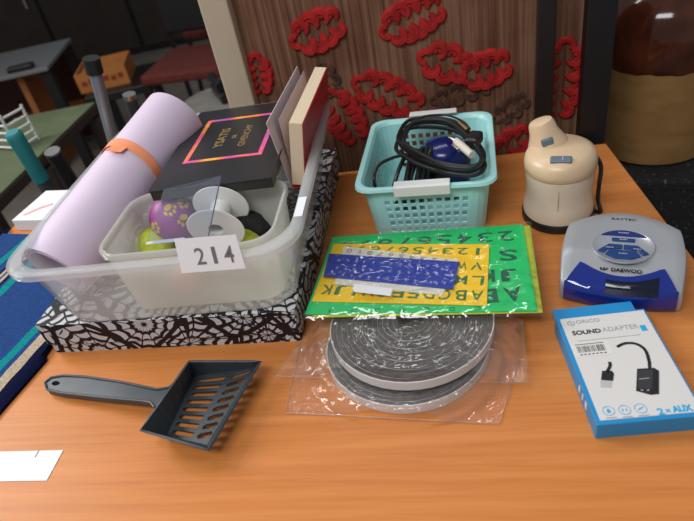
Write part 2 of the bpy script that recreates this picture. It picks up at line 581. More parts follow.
for i in range(6):
    b.box((-.087 + i * .035, -.1242, .042 + .006 * (i % 2)), (.025, .002, .022))
b.build('printed_blocks', mat('red_print', (.22, .03, .01), .7), cr)

# stacking chairs with red seats, in the dark behind the tub
red_seat = noisy('red_seat_fabric', (.085, .010, .007), (.12, .014, .009), 30, .85)
for i, (px, py, lab) in enumerate(((-.50, 2.86, 'black chair with a dark red seat, nearer the orange crate'), (-.36, 3.50, 'black chair with a dark red seat, farther back towards the cabinet'))):
    p = Vector((px, py, 0))
    ch = thing('stacking_chair', lab, 'chair', (p.x, p.y, FLOOR), math.radians(-15 - 8 * i), 'black chairs with red seats')
    b = MB(); b.box((0, 0, .44), (.40, .40, .05)); b.build('seat', red_seat, ch, bevel=.015)
    b = MB(); b.box((0, .21, .66), (.40, .035, .26)); b.build('backrest', black_paint, ch, bevel=.012)
    for sx_ in (-.19, .19):
        for y0, y1, h in ((-.18, -.21, .44), (.18, .23, .80)):
            b = MB(); b.tube([(sx_, y1, 0), (sx_, y0 + .02, h)], .013, 8); b.build('leg', black_paint, ch)
# dark cabinet at the back
cab = thing('dark_cabinet', 'low black cabinet standing behind the red seated chairs', 'cabinet', (-1.25, 5.1, FLOOR), 0)
b = MB(); b.box((0, .2, .5), (2.6, .5, 1.0)); b.build('cabinet_body', black_paint, cab, bevel=.005)
for x in (-.97, -.32, .33, .98):
    b = MB(); b.box((x, -.06, .5), (.62, .02, .9)); o = b.build('door', dark_wood, cab, bevel=.004)
    b = MB(); b.box((x + .24, -.078, .55), (.012, .014, .12)); b.build('handle', metal, o)
# camera-like gadget on a stand behind the tub back edge
gz_ = -.25
gp_ = Vector((-.33, 2.02, 0))
side = thing('side_table', 'small dark side table behind the clear tub', 'side table', (gp_.x, gp_.y + .12, FLOOR), math.radians(-10))
b = MB(); b.lathe([(.15, gz_ - FLOOR - .02), (.15, gz_ - FLOOR)], 32); b.build('round_top', noisy('grey_top', (.16, .145, .13), (.2, .185, .17), 10, .5), side)
b = MB(); b.lathe([(.14, 0), (.13, .02), (.025, .03), (.025, gz_ - FLOOR - .021)], 24); b.build('pedestal', black_paint, side)
gd = thing('desk_phone', 'dark telephone-like gadget on the small side table', 'gadget', (gp_.x + .05, gp_.y + .14, gz_), .3)
b = MB(); b.box((0, 0, .02), (.13, .16, .04)); b.build('gadget_body', black_plastic, gd, bevel=.008)
b = MB(); b.tube([(-.05, -.07, .06), (-.055, 0, .07), (-.05, .07, .06)], [.018, .012, .018], 10); b.build('handset', black_plastic, gd, smooth=True)
b = MB(); b.box((.03, -.01, .042), (.05, .06, .006)); b.build('keypad', mat('grey_keys', (.25, .25, .26), .5), gd)

# sticks and poles standing behind the table, left
teal = mat('teal_rubber', (.012, .19, .20), .55)
grey_met = mat('grey_alloy', (.30, .33, .37), .32, .6)
dgrey = mat('dark_grey_coat', (.045, .05, .058), .4)


def stick(name, label, cat, p_top, p_low, rt, rl, parts):
    """a straight pole from its top down to the floor; parts: (part name, t0, t1, radius, material)"""
    dirv = (p_low - p_top).normalized()
    L = (FLOOR - p_top.z) / dirv.z
    foot = p_top + dirv * L
    o = thing(name, label, cat, foot)
    for pn, a, bb, rd_, mt, dome in parts:
        A_, B_ = p_top - foot + dirv * a, p_top - foot + dirv * (L if bb is None else bb)
        u = (B_ - A_)
        if dome:
            path = [A_ + dirv * .0, A_ + dirv * .004, A_ + dirv * .012, A_ + u * .5, B_]
            rads = [rd_ * .7, rd_ * .95, rd_, rd_ * .93, rd_ * .97]
        else:
            path = [A_, A_ + u * .5, B_]; rads = [rd_] * 3
        mb = MB(); mb.tube(path, rads, 20); mb.build(pn, mt, o, smooth=True)
    return o


def depth_point(px, py, y):
    v = Vector(np.array([(px - 347) / FPX, (py - 260.5) / FPX, 1.0]) @ CM)
    return Vector((0, 0, H)) + v * (y / v.y)


t0, t1 = depth_point(12, 132, 1.13), depth_point(52, 196, 1.16)
stick('walking_stick', 'teal rubber gripped grey walking stick beside green table', 'walking stick', t0, t1, 0, 0,
      [('grip', 0, (t1 - t0).length * .72, .0165, teal, True), ('shaft', (t1 - t0).length * .72, None, .0135, dgrey, False)])
t0, t1 = depth_point(91, 58, 1.13), depth_point(116, 150, 1.15)
stick('silver_pole', 'slanted silver metal pole with black collar behind lilac roll', 'pole', t0, t1, 0, 0,
      [('shaft', .012, None, .0115, grey_met, False), ('collar', 0, .028, .0155, black_plastic, False)])
t0, t1 = depth_point(129, 94, 1.2), depth_point(140, 130, 1.21)
stick('dark_pole', 'short dark grey pole with a metal ring behind the lilac roll', 'pole', t0, t1, 0, 0,
      [('shaft', .010, None, .0125, dgrey, False), ('end_ring', 0, .010, .0132, metal, False)])
t0, t1 = depth_point(52, 151, 1.2), depth_point(72, 184, 1.22)
stick('black_stick', 'black stick with flat grey end beside the teal grip', 'stick', t0, t1, 0, 0,
      [('shaft', .004, None, .0165, black_plastic, False), ('end_cap', 0, .004, .0165, mat('cap_grey', (.16, .16, .165), .5), False)])

# ------------------------------------------------------------------ towel
tw = mat('striped_towel', (.012, .05, .22), .95, spec=.05); g = NT(tw)
tc = g.add('ShaderNodeTexCoord'); sx = g.add('ShaderNodeSeparateXYZ', {0: tc.outputs['Object']})
blue = (.022, .062, .20); tealc = (.008, .24, .25); cream = (.46, .37, .27); navy = (.006, .008, .035)
st = [(-.40, blue), (-.248, tealc), (-.233, blue), (-.220, navy), (-.214, cream), (-.207, blue), (-.202, cream), (-.196, navy), (-.188, blue), (-.183, tealc), (-.168, blue), (-.060, tealc), (-.047, blue), (-.037, cream), (-.020, navy)]
fac = g.math('MULTIPLY', g.math('ADD', sx.outputs[0], .42), 1 / .44)
nzz = g.add('ShaderNodeTexNoise', {'Vector': tc.outputs['Object'], 'Scale': 500.0, 'Detail': 2})
cc = g.ramp(fac, [((p + .42) / .44, c) for p, c in st], 'CONSTANT')
mxn = g.add('ShaderNodeMixRGB', {1: cc, 2: g.ramp(nzz.outputs[0], [(.3, (.4, .4, .4)), (.7, (1.3, 1.3, 1.3))])}, blend_type='MULTIPLY'); mxn.inputs[0].default_value = .6
g.set(g.bsdf, 'Base Color', mxn.outputs[0]); g.bump(nzz.outputs[0], .5, .002)
tdir = Vector((.39, .921, 0)); tn = Vector((.921, -.39, 0))
trz = math.atan2(tn.y, tn.x)
tO = at(28, 374, .01); tO.z = 0
tF = Frame(tO, trz)
# box outline first: the towel stops short of the box
BX = fit([(57, 354), (304, 338), (348, 171), (140, 190)], 0)
bfl = at(57, 354, 0); bfr = at(302, 337, 0)
BRZ = math.radians(-13.2)
bu = Vector((math.cos(BRZ), math.sin(BRZ), 0)); bv = Vector((-math.sin(BRZ), math.cos(BRZ), 0))
BW, BD, BH = .334, .402, .050
bfl = bfl - bu * .006
BC = bfl + bu * BW / 2 + bv * BD / 2
BF = Frame(BC, BRZ)

towel_mb = MB()
NU, NV = 60, 90
far_l = tF.I @ at(-10, 228, .01); far_r = tF.I @ at(40, 236, .01)
grid = []
for j in range(NV + 1):
    row = []
    for i in range(NU + 1):
        u = -.40 + .40 * i / NU; v = -.30 + (.30 + far_r.y + .012) * j / NV
        wp = tF.M @ Vector((u, v, 0))
        # keep left of the box
        lb = BF.I @ wp
        lim = -BW / 2 - .006
        if lb.x > lim and lb.y > -BD / 2 - .01:
            wp = BF.M @ Vector((lim, lb.y, 0)); q = tF.I @ wp; u2, v2 = q.x, v
            wp = BF.M @ Vector((lim, lb.y, 0)); q = tF.I @ wp; u, v = q.x, q.y
        lt = tI @ (tF.M @ Vector((u, v, 0)))
        if lt.x < XL + .004:
            q = tF.I @ (tM @ Vector((XL + .004, lt.y, -FLOOR))); u, v = q.x, q.y
        zz = .009 + .0022 * noise.noise(Vector((u * 14, v * 9, 3))) + .001 * noise.noise(Vector((u * 50, v * 40, 1)))
        if i in (0, NU) or j in (0, NV):
            zz = .0045
        row.append((u, v, zz))
    grid.append(row)
o_ = 0
for row in grid:
    towel_mb.v += row
for row in grid:
    towel_mb.v += [(p[0], p[1], .0008) for p in row]
nn = (NU + 1) * (NV + 1)
for j in range(NV):
    for i in range(NU):
        a_ = j * (NU + 1) + i
        towel_mb.f.append((a_, a_ + 1, a_ + NU + 2, a_ + NU + 1))
        towel_mb.f.append((nn + a_ + NU + 1, nn + a_ + NU + 2, nn + a_ + 1, nn + a_))
bd = [i for i in range(NU + 1)] + [j * (NU + 1) + NU for j in range(1, NV + 1)] + [NV * (NU + 1) + i for i in range(NU - 1, -1, -1)] + [j * (NU + 1) for j in range(NV - 1, 0, -1)]
for k in range(len(bd)):
    a_, b_ = bd[k], bd[(k + 1) % len(bd)]
    towel_mb.f.append((a_, nn + a_, nn + b_, b_))
towel = towel_mb.build('beach_towel', tw, None, smooth=True)
towel.matrix_world = tF.M
tag(towel, 'blue towel with teal, cream and navy stripes lying at the table\'s left', 'towel')

# white carton with red label behind the towel
wp = at(46, 212, .02)
cart = thing('flat_carton', 'flat white carton with a red label behind the towel', 'carton', (wp.x + .01, wp.y + .02, 0), math.radians(-20))
b = MB(); b.box((0, 0, .011), (.11, .10, .022)); b.build('carton_body', paper_white, cart, bevel=.001)
b = MB(); b.box((.028, -.012, .0222), (.034, .026, .0006)); b.build('red_label', mat('red_label', (.65, .04, .05), .6), cart)
b = MB()
b.prism([(-.045, -.035), (-.036, -.035), (-.012, -.005), (-.021, -.005)], .0219, .0224); b.prism([(-.034, -.02), (-.03, -.024), (.0, -.0), (-.006, .004)], .0219, .0225)
b.build('pink_mark', mat('pink_mark', (.72, .35, .36), .7), cart)

# ------------------------------------------------------------------ patterned box
web = mat('cobweb_print', (.6, .6, .6), .55, spec=.3); g = NT(web)
uvn = g.add('ShaderNodeUVMap')
sc_ = 11.5
vs = g.add('ShaderNodeVectorMath', {0: uvn.outputs[0], 1: (sc_, sc_, sc_)}, operation='MULTIPLY')
nzv = g.add('ShaderNodeTexNoise', {'Vector': vs.outputs[0], 'Scale': .6, 'Detail': 0})
vs2 = g.add('ShaderNodeVectorMath', {0: vs.outputs[0], 1: nzv.outputs[1]}, operation='ADD')
vo = g.add('ShaderNodeTexVoronoi', {'Vector': vs2.outputs[0], 'Scale': 1.0, 'Randomness': .85}, voronoi_dimensions='2D')
df = g.add('ShaderNodeVectorMath', {0: vs2.outputs[0], 1: vo.outputs['Position']}, operation='SUBTRACT')
sp = g.add('ShaderNodeSeparateXYZ', {0: df.outputs[0]})
an = g.math('ARCTAN2', sp.outputs[1], sp.outputs[0])
spk = g.math('SINE', g.math('MULTIPLY', an, 7.0))
dist = vo.outputs['Distance']
scal = g.math('ADD', g.math('MULTIPLY', dist, 40.0), g.math('MULTIPLY', g.math('ABSOLUTE', spk), 1.6))
rng = g.math('SINE', scal)
spkT = g.math('LESS_THAN', g.math('ABSOLUTE', spk), .20)
rngT = g.math('MULTIPLY', g.math('GREATER_THAN', rng, .25), g.math('LESS_THAN', dist, .62))
ve = g.add('ShaderNodeTexVoronoi', {'Vector': vs2.outputs[0], 'Scale': 1.0, 'Randomness': .85}, voronoi_dimensions='2D', feature='DISTANCE_TO_EDGE')
edT = g.math('LESS_THAN', ve.outputs['Distance'], .045)
# bold stripes in some cells
bold = g.math('MULTIPLY', g.math('GREATER_THAN', g.add('ShaderNodeSeparateXYZ', {0: vo.outputs['Color']}).outputs[0], .5), g.math('GREATER_THAN', g.math('SINE', g.math('MULTIPLY', an, 9.0)), .70))
blk_ = g.math('MAXIMUM', g.math('MAXIMUM', spkT, rngT), g.math('MAXIMUM', edT, bold))
g.set(g.bsdf, 'Base Color', g.ramp(blk_, [(0, (.54, .54, .56)), (.5, (.010, .009, .012))], 'CONSTANT'))
box = thing('gift_box', 'large flat black and white cobweb-patterned box under the clear tub', 'box', BC, BRZ)
b = MB(); b.prism(rr(BW - .006, BD - .006, .002, 2), 0, .034); b.build('box_base', web, box)
b = MB()
ou = rr(BW, BD, .003, 2); inn = rr(BW - .004, BD - .004, .002, 2)
b.loft([[(x, y, .016) for x, y in inn], [(x, y, .016) for x, y in ou], [(x, y, BH) for x, y in ou]], False, True)
b.loft([[(x, y, .016) for x, y in inn], [(x, y, BH - .002) for x, y in inn]], False, True)
b.build('lid', web, box, bevel=.0008)

# ------------------------------------------------------------------ clear storage tub
tub_m = clear('clear_tub_plastic', (.98, .985, .985), (.95, .95, .95), .18, .21, .045)
rim_m = clear('tub_rim_plastic', (.95, .96, .97), (.86, .88, .89), .15, .34, .10)
RZ_ = .150
rfl, rfr, rbr = at(-13, 281, RZ_), at(292, 251, RZ_), at(333, 93, RZ_)
uu = (rfr - rfl); vv = (rbr - rfr)
trz_ = (math.atan2(uu.y, uu.x) + math.atan2(vv.y, vv.x) - PI / 2) / 2
TW, TD = uu.length * 1.01, vv.length * 1.0
TCn = (rfl + rbr) / 2
TF = Frame(TCn, trz_, BH)
tub = thing('storage_tub', 'large clear plastic tub with open top on the cobweb box', 'tub', TF.P, trz_)
th = RZ_ - BH
b = MB()


def tl(inset, z, rad=.05, dr=0):
    return [(x, y, z) for x, y in rr(TW - 2 * inset, TD - 2 * inset, rad, 8)]


b.loft([tl(.036, .0006, .03), tl(.029, .004, .04), tl(.026, .012, .045), tl(.012, th - .006, .05)], True, False)
b.build('tub_body', tub_m, tub, smooth=True, solid=.0012)
b = MB()
b.loft([tl(.012, th - .006), tl(.0125, th - .001), tl(.010, th), tl(.002, th), tl(0, th - .0015), tl(0, th - .008), tl(.0022, th - .008), tl(.0022, th - .003), tl(.0112, th - .003), tl(.012, th - .006)], False, False)
b.build('rim', rim_m, tub, smooth=True)
# small price sticker on the right rim
s0 = TF.I @ at(291, 207, RZ_ + .001)
b = MB(); b.box((TW / 2 - .006, s0.y, th + .0004), (.0095, .040, .0006)); b.build('price_sticker', paper_white, tub)

# ------------------------------------------------------------------ small milky tub inside it
SZ0 = BH + .003
SRZ = .143
sc4 = [at(82, 262, SRZ), at(276, 240, SRZ), at(288, 177, SRZ), at(140, 195, SRZ)]
milky = clear('milky_tub_plastic', (.95, .95, .92), (.90, .90, .85), .25, .40, .05)
SF = Frame(sum(sc4, Vector()) / 4, trz_, SZ0)
sl = [SF.I @ p for p in sc4]
SWd = ((sl[1].x - sl[0].x) + (sl[2].x - sl[3].x)) / 2; SD = ((sl[2].y - sl[1].y) + (sl[3].y - sl[0].y)) / 2
SWd = min(SWd, .262)
print('small tub', SWd, SD, SF.P)
stub = thing('food_container', 'milky white plastic container inside the clear tub', 'container', SF.P, trz_)
sh = SRZ - SZ0
b = MB()


def sl_(inset, z, rad):
    return [(x, y, z) for x, y in rr(SWd - 2 * inset, SD - 2 * inset, rad, 8)]


b.loft([sl_(.014, .0006, .02), sl_(.011, .003, .022), sl_(.004, sh, .028)], True, False)
b.build('container_body', milky, stub, smooth=True, solid=.001)
b = MB()
b.loft([sl_(.004, sh - .001, .028), sl_(.0042, sh + .0012, .028), sl_(.001, sh + .0016, .03), sl_(0, sh, .03), sl_(0, sh - .005, .03), sl_(.0012, sh - .005, .03), sl_(.0015, sh - .001, .03), sl_(.004, sh - .001, .028)], False, False)
b.build('rim', clear('milky_rim', (.9, .9, .88), (.82, .82, .79), .2, .5, .12), stub, smooth=True)

# contents of the small tub
CZ = SZ0 + .002
purple = noisy('purple_vinyl', (.26, .045, .21), (.33, .065, .26), 40, .45)
yellow_paw = mat('yellow_paw', (.62, .43, .05), .5)
BR_ = .0325


def fuzzy(name, a, b_):
    return noisy(name, a, b_, 120, .95, .8)


lime = fuzzy('lime_felt', (.42, .50, .04), (.58, .66, .09))


def ball(name, label, px, py, rad, m, zc=None):
    zc = CZ + rad if zc is None else zc
    p = at(px, py, zc)
    o = thing(name, label, 'ball', (p.x, p.y, zc - rad))
    mb = MB(); mb.lathe([(rad * math.sin(PI * i / 24) if 0 < i < 24 else .0002, rad - rad * math.cos(PI * i / 24)) for i in range(25)], 36)
    mb.build('ball_shell', m, o, smooth=True)
    return o, Vector((p.x, p.y, zc))


pb, pc = ball('dog_ball', 'purple ball with yellow paw prints in the milky container', 175, 218, BR_, purple, CZ + BR_ + .022)
to_cam = (Vector((0, 0, H)) - pc).normalized()


def paw(direction, spin, scale=1.0):
    z = direction.normalized(); x = z.cross(Vector((0, 0, 1))).normalized(); y = z.cross(x)
    X = x * math.cos(spin) + y * math.sin(spin); Y = -x * math.sin(spin) + y * math.cos(spin)
    mb = MB()
    for cx_, cy_, rx, ry in ((0, -.003, .0055, .0042), (-.0075, .002, .0022, .003), (-.0030, .0068, .0022, .0032), (.0030, .0068, .0022, .0032), (.0075, .002, .0022, .003)):
        lo = [[], []]
        for i in range(14):
            a = 2 * PI * i / 14
            v = z * BR_ + (X * (cx_ + rx * math.cos(a)) + Y * (cy_ + ry * math.sin(a))) * scale
            v = v.normalized()
            lo[0].append(v * (BR_ - .0006) + Vector((0, 0, BR_))); lo[1].append(v * (BR_ + .0006) + Vector((0, 0, BR_)))
        mb.loft(lo)
    mb.build('paw_print', yellow_paw, pb)


right_v = Vector(CM[0]); up_v = -Vector(CM[1])
for a, u, s in ((-.22, .34, .4), (.42, -.06, -.3), (.40, .85, .2), (-1.1, -.5, 1.2)):
    paw(to_cam + right_v * a + up_v * u, s, .95)
ball('tennis_ball', 'lime green ball below the purple ball in the container', 155, 247, .026, lime)
ball('tennis_ball', 'small lime green ball at the right end of the container', 246, 243, .020, lime)
ball('play_ball', 'small orange ball seen faintly through the container\'s front', 188, 277, .018, noisy('orange_felt', (.70, .20, .08), (.78, .26, .11), 60, .9))

# white spool lying on its side
fr_ = .035
p2 = at(216, 229, .116); p1 = at(221, 206, .126)
ax = (p1 - p2).normalized(); L_ = (p1 - p2).length
zq = Vector((0, 0, 1)).rotation_difference(ax).to_matrix()
spool = thing('ribbon_spool', 'empty white plastic spool lying in the milky container', 'spool', (p2.x, p2.y, CZ))
base_ = p2 - Vector((p2.x, p2.y, CZ))
print('spool', p2, p1, L_)
for t in (0, L_):
    b = MB()
    prof = [(.0125, -.0009), (fr_ - .001, -.0009), (fr_, 0), (fr_ - .001, .0009), (.0125, .0009), (.0125, -.0009)]
    b.lathe(prof, 44, base_ + ax * t, zq, cap0=False, cap1=False); b.build('flange', white_plastic, spool, smooth=True)
b = MB(); b.lathe([(.0095, -.001), (.0125, -.001), (.0125, L_ + .001), (.0095, L_ + .001), (.0095, -.001)], 30, base_, zq, cap0=False, cap1=False); b.build('core', white_plastic, spool, smooth=True)

# dark cloth scrap at the right of the container
dk = noisy('black_felt', (.008, .008, .009), (.02, .02, .02), 60, .95)
p = at(262, 226, CZ + .03)
b = MB()
loops = []
for k in range(9):
    ph = PI * k / 8
    loops.append([(.030 * math.sin(ph) * math.cos(2 * PI * i / 24) * (1 + .15 * math.sin(3 * i * .26 + k)) + .0001 * math.cos(i), .024 * math.sin(ph) * math.sin(2 * PI * i / 24) * (1 + .12 * math.cos(5 * i * .26)) + .0001 * math.sin(i), .026 - .026 * math.cos(ph)) for i in range(24)])
b.loft(loops); o = b.build('black_pouch', dk, None, smooth=True)
o.location = (p.x - .018, p.y + .006, CZ)
tag(o, 'crumpled black soft item at the right of the white spool', 'pouch')

# clear plastic packet standing in the container
film = clear('packet_film', (.90, .93, .97), (.75, .80, .88), .06, .10, .14)
q = [at(146, 244, .128), at(208, 238, .128), at(221, 176, .188), at(164, 190, .18)]
pkt = thing('clear_packet', 'clear plastic sleeve standing in front of the purple ball', 'plastic sleeve', q[0])
b = MB(); nq = 12
for j in range(nq + 1):
    for i in range(nq + 1):
        s_, t_ = i / nq, j / nq
        P_ = (q[0] * (1 - s_) + q[1] * s_) * (1 - t_) + (q[3] * (1 - s_) + q[2] * s_) * t_
        P_ = P_ - q[0] + Vector((0, -.004, 0)) * math.sin(PI * s_)
        b.v.append(tuple(P_))
for j in range(nq):
    for i in range(nq):
        a_ = j * (nq + 1) + i; b.f.append((a_, a_ + 1, a_ + nq + 2, a_ + nq + 1))
b.build('sheet', film, pkt, smooth=True, solid=.0004)
edge_film = clear('packet_edge', (.35, .40, .50), (.35, .40, .50), .1, .5, .1)
b = MB(); b.tube([q[1] - q[0], q[2] - q[0]], .0008, 6); b.tube([q[2] - q[0], q[3] - q[0]], .0006, 6); b.build('folded_edge', edge_film, pkt)
b = MB(); e_ = (q[1] - q[0]); nrm = Vector((0, -.001, 0))
b.v += [tuple(x) for x in (nrm, e_ * .62 + nrm, e_ * .62 + nrm + (q[2] - q[1]) * .06, nrm + (q[3] - q[0]) * .05)]; b.f.append((0, 1, 2, 3)); b.build('seal_strip', paper_white, pkt, solid=.0005)

# paper lot tag on the tub's front rim
ta, tb, tcn, td = at(174.5, 239, .174), at(235.5, 235, .174), at(246, 268, .138), at(181.5, 273.5, .138)
tx = ((tb - ta) + (tcn - td)).normalized(); ty = ((ta - td) + (tb - tcn)); ty = (ty - tx * ty.dot(tx)).normalized(); tz = tx.cross(ty)
tgc = (ta + tb + tcn + td) / 4
TM = Matrix(((tx.x, ty.x, tz.x, tgc.x), (tx.y, ty.y, tz.y, tgc.y), (tx.z, ty.z, tz.z, tgc.z), (0, 0, 0, 1)))
TI = TM.inverted()
lot = thing('lot_tag', 'white paper tag numbered 214 on the clear tub\'s front rim', 'tag', M=TM)
b = MB(); b.prism([((TI @ p).x, (TI @ p).y) for p in (td, tcn, tb, ta)], -.0002, .0002); b.build('paper', paper_white, lot)
for dg_, x_ in (('2', -.0165), ('1', -.001), ('4', .0145)):
    lettering('digit', dg_, mat('tag_ink', (.15, .15, .16), .7) if dg_ == '2' else bpy.data.materials['tag_ink'], lot, .0105 if dg_ != '1' else .0042, .0185, Mloc(x_ + .0065, -.0015, .0002, math.radians(1)), .008)

# ------------------------------------------------------------------ lilac roll with an orange band
lilac = noisy('lilac_foam_sheet', (.60, .49, .62), (.64, .53, .66), 10, .6)
rA = at(57, 271, BH + .049); rB = at(175, 117, .176)
axr = (rB - rA).normalized(); Lr = (rB - rA).length
print('roll', rA, rB, Lr)
zqr = Vector((0, 0, 1)).rotation_difference(axr).to_matrix()
roll = thing('rolled_mat', 'lilac foam sheet rolled up with an orange band, in the tub', 'roll', rA)
b = MB()
RO = .046
turns = 2.6; NS = 110; sheet = .0018
outer = []; inner = []
for i in range(NS + 1):
    a = -2 * PI * turns * i / NS
    rad = RO - .0034 * turns * i / NS
    outer.append((rad, a)); inner.append((rad - sheet, a))
sect = [Vector((r_ * math.cos(a), r_ * math.sin(a), 0)) for r_, a in outer] + [Vector((r_ * math.cos(a), r_ * math.sin(a), 0)) for r_, a in reversed(inner)]
start = zqr @ Vector((0, 0, 0))
b.loft([[zqr @ (p + Vector((0, 0, z))) for p in sect] for z in (0, Lr * .5, Lr)], False, False)
n_ = len(sect); 
for base_i in (0, 2 * n_):
    for i in range(NS):
        b.f.append((base_i + i, base_i + i + 1, base_i + n_ - 2 - i, base_i + n_ - 1 - i))
b.build('foam_sheet', lilac, roll, smooth=True)
band_m = noisy('orange_paper_band', (.80, .26, .12), (.86, .31, .15), 30, .7)
b = MB(); zb = Lr * .60; tl_ = .10
loops = []
for rad, z in ((RO + .0004, -.007), (RO + .0012, -.007), (RO + .0012, .007), (RO + .0004, .007), (RO + .0004, -.007)):
    loops.append([zqr @ Vector((rad * math.cos(2 * PI * i / 48), rad * math.sin(2 * PI * i / 48), zb + z + .010 * math.cos(2 * PI * i / 48 + 2.0))) for i in range(48)])
b.loft(loops, False, False)
ob = b.build('band', band_m, roll, smooth=True)
# loose tab of the band
pm = at(112, 164, .24)
cdir = (Vector((0, 0, H)) - (rA + axr * zb)).normalized(); cdir = (cdir - axr * cdir.dot(axr)).normalized(); sdir = axr.cross(cdir)
b = MB(); ph_ = -.75; cd2 = cdir * math.cos(ph_) + sdir * math.sin(ph_); sdir = axr.cross(cd2); cdir = cd2; bp_ = axr * (zb - .002) + cdir * (RO + .0016)
b.v += [tuple(bp_ + x) for x in (sdir * .012 + axr * .006, -sdir * .010 + axr * .004, -sdir * .011 - axr * .010 + cdir * .003, sdir * .010 - axr * .006 + cdir * .002)]
b.f.append((0, 1, 2, 3)); b.build('tab', band_m, roll, solid=.0006)

# ------------------------------------------------------------------ black gift box lying across the tub
KZ = .161
kc = [at(150, 180, KZ), at(284, 171, KZ), at(285, 99, KZ), at(196, 112, KZ)]
kf, krz, kw, kd = fit([(146, 181), (283, 171), (284, 99), (183, 113)], KZ)
krz = trz_
kw = .156; kd = .236
kf = at(271, 177, KZ) + Vector((-math.sin(krz), math.cos(krz), 0)) * kd / 2 + Vector((-math.cos(krz), -math.sin(krz), 0)) * kw / 2
print('kbox', kf, kw, kd)
KF = Frame(kf, krz, .1465)
blackcard = mat('black_card', (.016, .016, .018), .32)
kb = thing('perfume_box', 'flat black gift box with gold lettering and pink border', 'box', KF.P, krz)
b = MB(); b.prism(rr(kw, kd, .001, 1), 0, .0115); b.build('box_base', blackcard, kb, bevel=.0006)
b = MB(); b.prism(rr(kw + .002, kd + .002, .001, 1), .0119, KZ - .1465); b.build('lid', blackcard, kb, bevel=.0006)
tie = mat('tie_dye_border', (.8, .3, .2), .5); g = NT(tie)
tc = g.add('ShaderNodeTexCoord')
nz = g.add('ShaderNodeTexNoise', {'Vector': tc.outputs['Object'], 'Scale': 34.0, 'Detail': 2})
g.set(g.bsdf, 'Base Color', g.ramp(nz.outputs[0], [(.35, (.85, .42, .05)), (.48, (.85, .20, .06)), (.56, (.80, .08, .25)), (.66, (.42, .10, .36))]))
fp = [KF.I @ at(x, y, KZ) for x, y in ((184, 162), (263, 154), (273, 114), (212, 121))]
fx0 = (fp[0].x + fp[3].x) / 2; fx1 = (fp[1].x + fp[2].x) / 2; fy0 = (fp[0].y + fp[1].y) / 2; fy1 = (fp[2].y + fp[3].y) / 2
print('frame', fx0, fx1, fy0, fy1)
zt = KZ - .1465
b = MB(); bw_ = .0062
for c, s in ((((fx0 + fx1) / 2, fy0), (fx1 - fx0 + bw_, bw_)), (((fx0 + fx1) / 2, fy1), (fx1 - fx0 + bw_, bw_)), ((fx0, (fy0 + fy1) / 2), (bw_, fy1 - fy0 - bw_)), ((fx1, (fy0 + fy1) / 2), (bw_, fy1 - fy0 - bw_))):
    b.box((c[0], c[1], zt), (s[0], s[1], .0006))
b.build('border', tie, kb)
gold = mat('gold_print', (.42, .26, .10), .4, .4)
mx_ = (fx0 + fx1) / 2; my_ = (fy0 + fy1) / 2
lettering('lettering', 'YSATIS', gold, kb, .060, .013, Mloc(mx_ - .016, my_, zt, PI / 2), .01)
lettering('lettering', 'DE', gold, kb, .010, .006, Mloc(mx_ + .002, my_, zt, PI / 2), .01)
lettering('lettering', 'GIVENCHY', gold, kb, .066, .010, Mloc(mx_ + .018, my_, zt, PI / 2), .0)

# ------------------------------------------------------------------ paperback standing open on its spine
bkz = trz_ - math.radians(3)
bo = at(291, 181, .121)
book = thing('paperback_book', 'cream paged paperback with red cover standing open in the tub', 'book', (bo.x, bo.y, .112), bkz)
hb = .090
thk = .0165; bd_ = .192
pagem = mat('cream_pages', (.72, .60, .44), .85); g = NT(pagem)
tc = g.add('ShaderNodeTexCoord'); mp = g.add('ShaderNodeMapping', {'Vector': tc.outputs['Object'], 'Scale': (2500, 1, 1)})
nz = g.add('ShaderNodeTexNoise', {'Vector': mp.outputs[0], 'Scale': 1.0, 'Detail': 0})
g.set(g.bsdf, 'Base Color', g.ramp(nz.outputs[0], [(.3, (.62, .48, .32)), (.7, (.76, .62, .45))]))
lean = math.radians(10)
LM = Matrix.Rotation(lean, 4, 'Y').to_3x3()
b = MB(); b.box(LM @ Vector((thk / 2, bd_ / 2, hb / 2 + .002)), (thk, bd_, hb - .004), LM); b.build('page_block', pagem, book)
redc = mat('red_cover', (.40, .016, .018), .35)
b = MB(); b.box(LM @ Vector((thk + .0012, bd_ / 2, hb / 2)), (.0008, bd_ + .004, hb), LM); b.build('back_cover', redc, book)
b = MB(); b.box(LM @ Vector((thk / 2, bd_ / 2, .0006)), (thk + .003, bd_ + .004, .0008), LM); b.build('spine', redc, book)
FM = Matrix.Rotation(math.radians(-6.5), 4, 'Y').to_3x3()
flapm = mat('pale_lilac_endpaper', (.60, .50, .52), .8)
b = MB(); b.box(FM @ Vector((-.0012, bd_ / 2, hb / 2 + .001)) + Vector((0, 0, .001)), (.0008, bd_ + .004, hb + .002), FM); b.build('front_cover', flapm, book)
FM2 = Matrix.Rotation(math.radians(-1), 4, 'Y').to_3x3()
b = MB(); b.box(FM2 @ Vector((-.0006, bd_ * .55, hb / 2)), (.0003, bd_ * .9, hb - .008), FM2); b.build('loose_leaf', flapm, book)

# ------------------------------------------------------------------ litter scoop
scm = noisy('slate_plastic', (.030, .042, .052), (.040, .055, .066), 30, .36)
so_ = at(165, 400, 0)
SFm = Frame(so_, 0)
scoop = thing('litter_scoop', 'slate grey slotted plastic litter scoop at the front left', 'scoop', so_)


def sp_(x, y, z):
    return SFm.px(x, y, z)


A_, B_, C_, D_ = sp_(189, 361, .036), sp_(261, 361, .026), sp_(209, 450, .024), sp_(140, 430, .034)
a_, b__, c_, d_ = sp_(193, 375, .006), sp_(256, 367, .014), sp_(207, 446, .012), sp_(165, 437, .005)
ao, bo_, co, do = [p - Vector((0, 0, .0028)) for p in (a_, b__, c_, d_)]


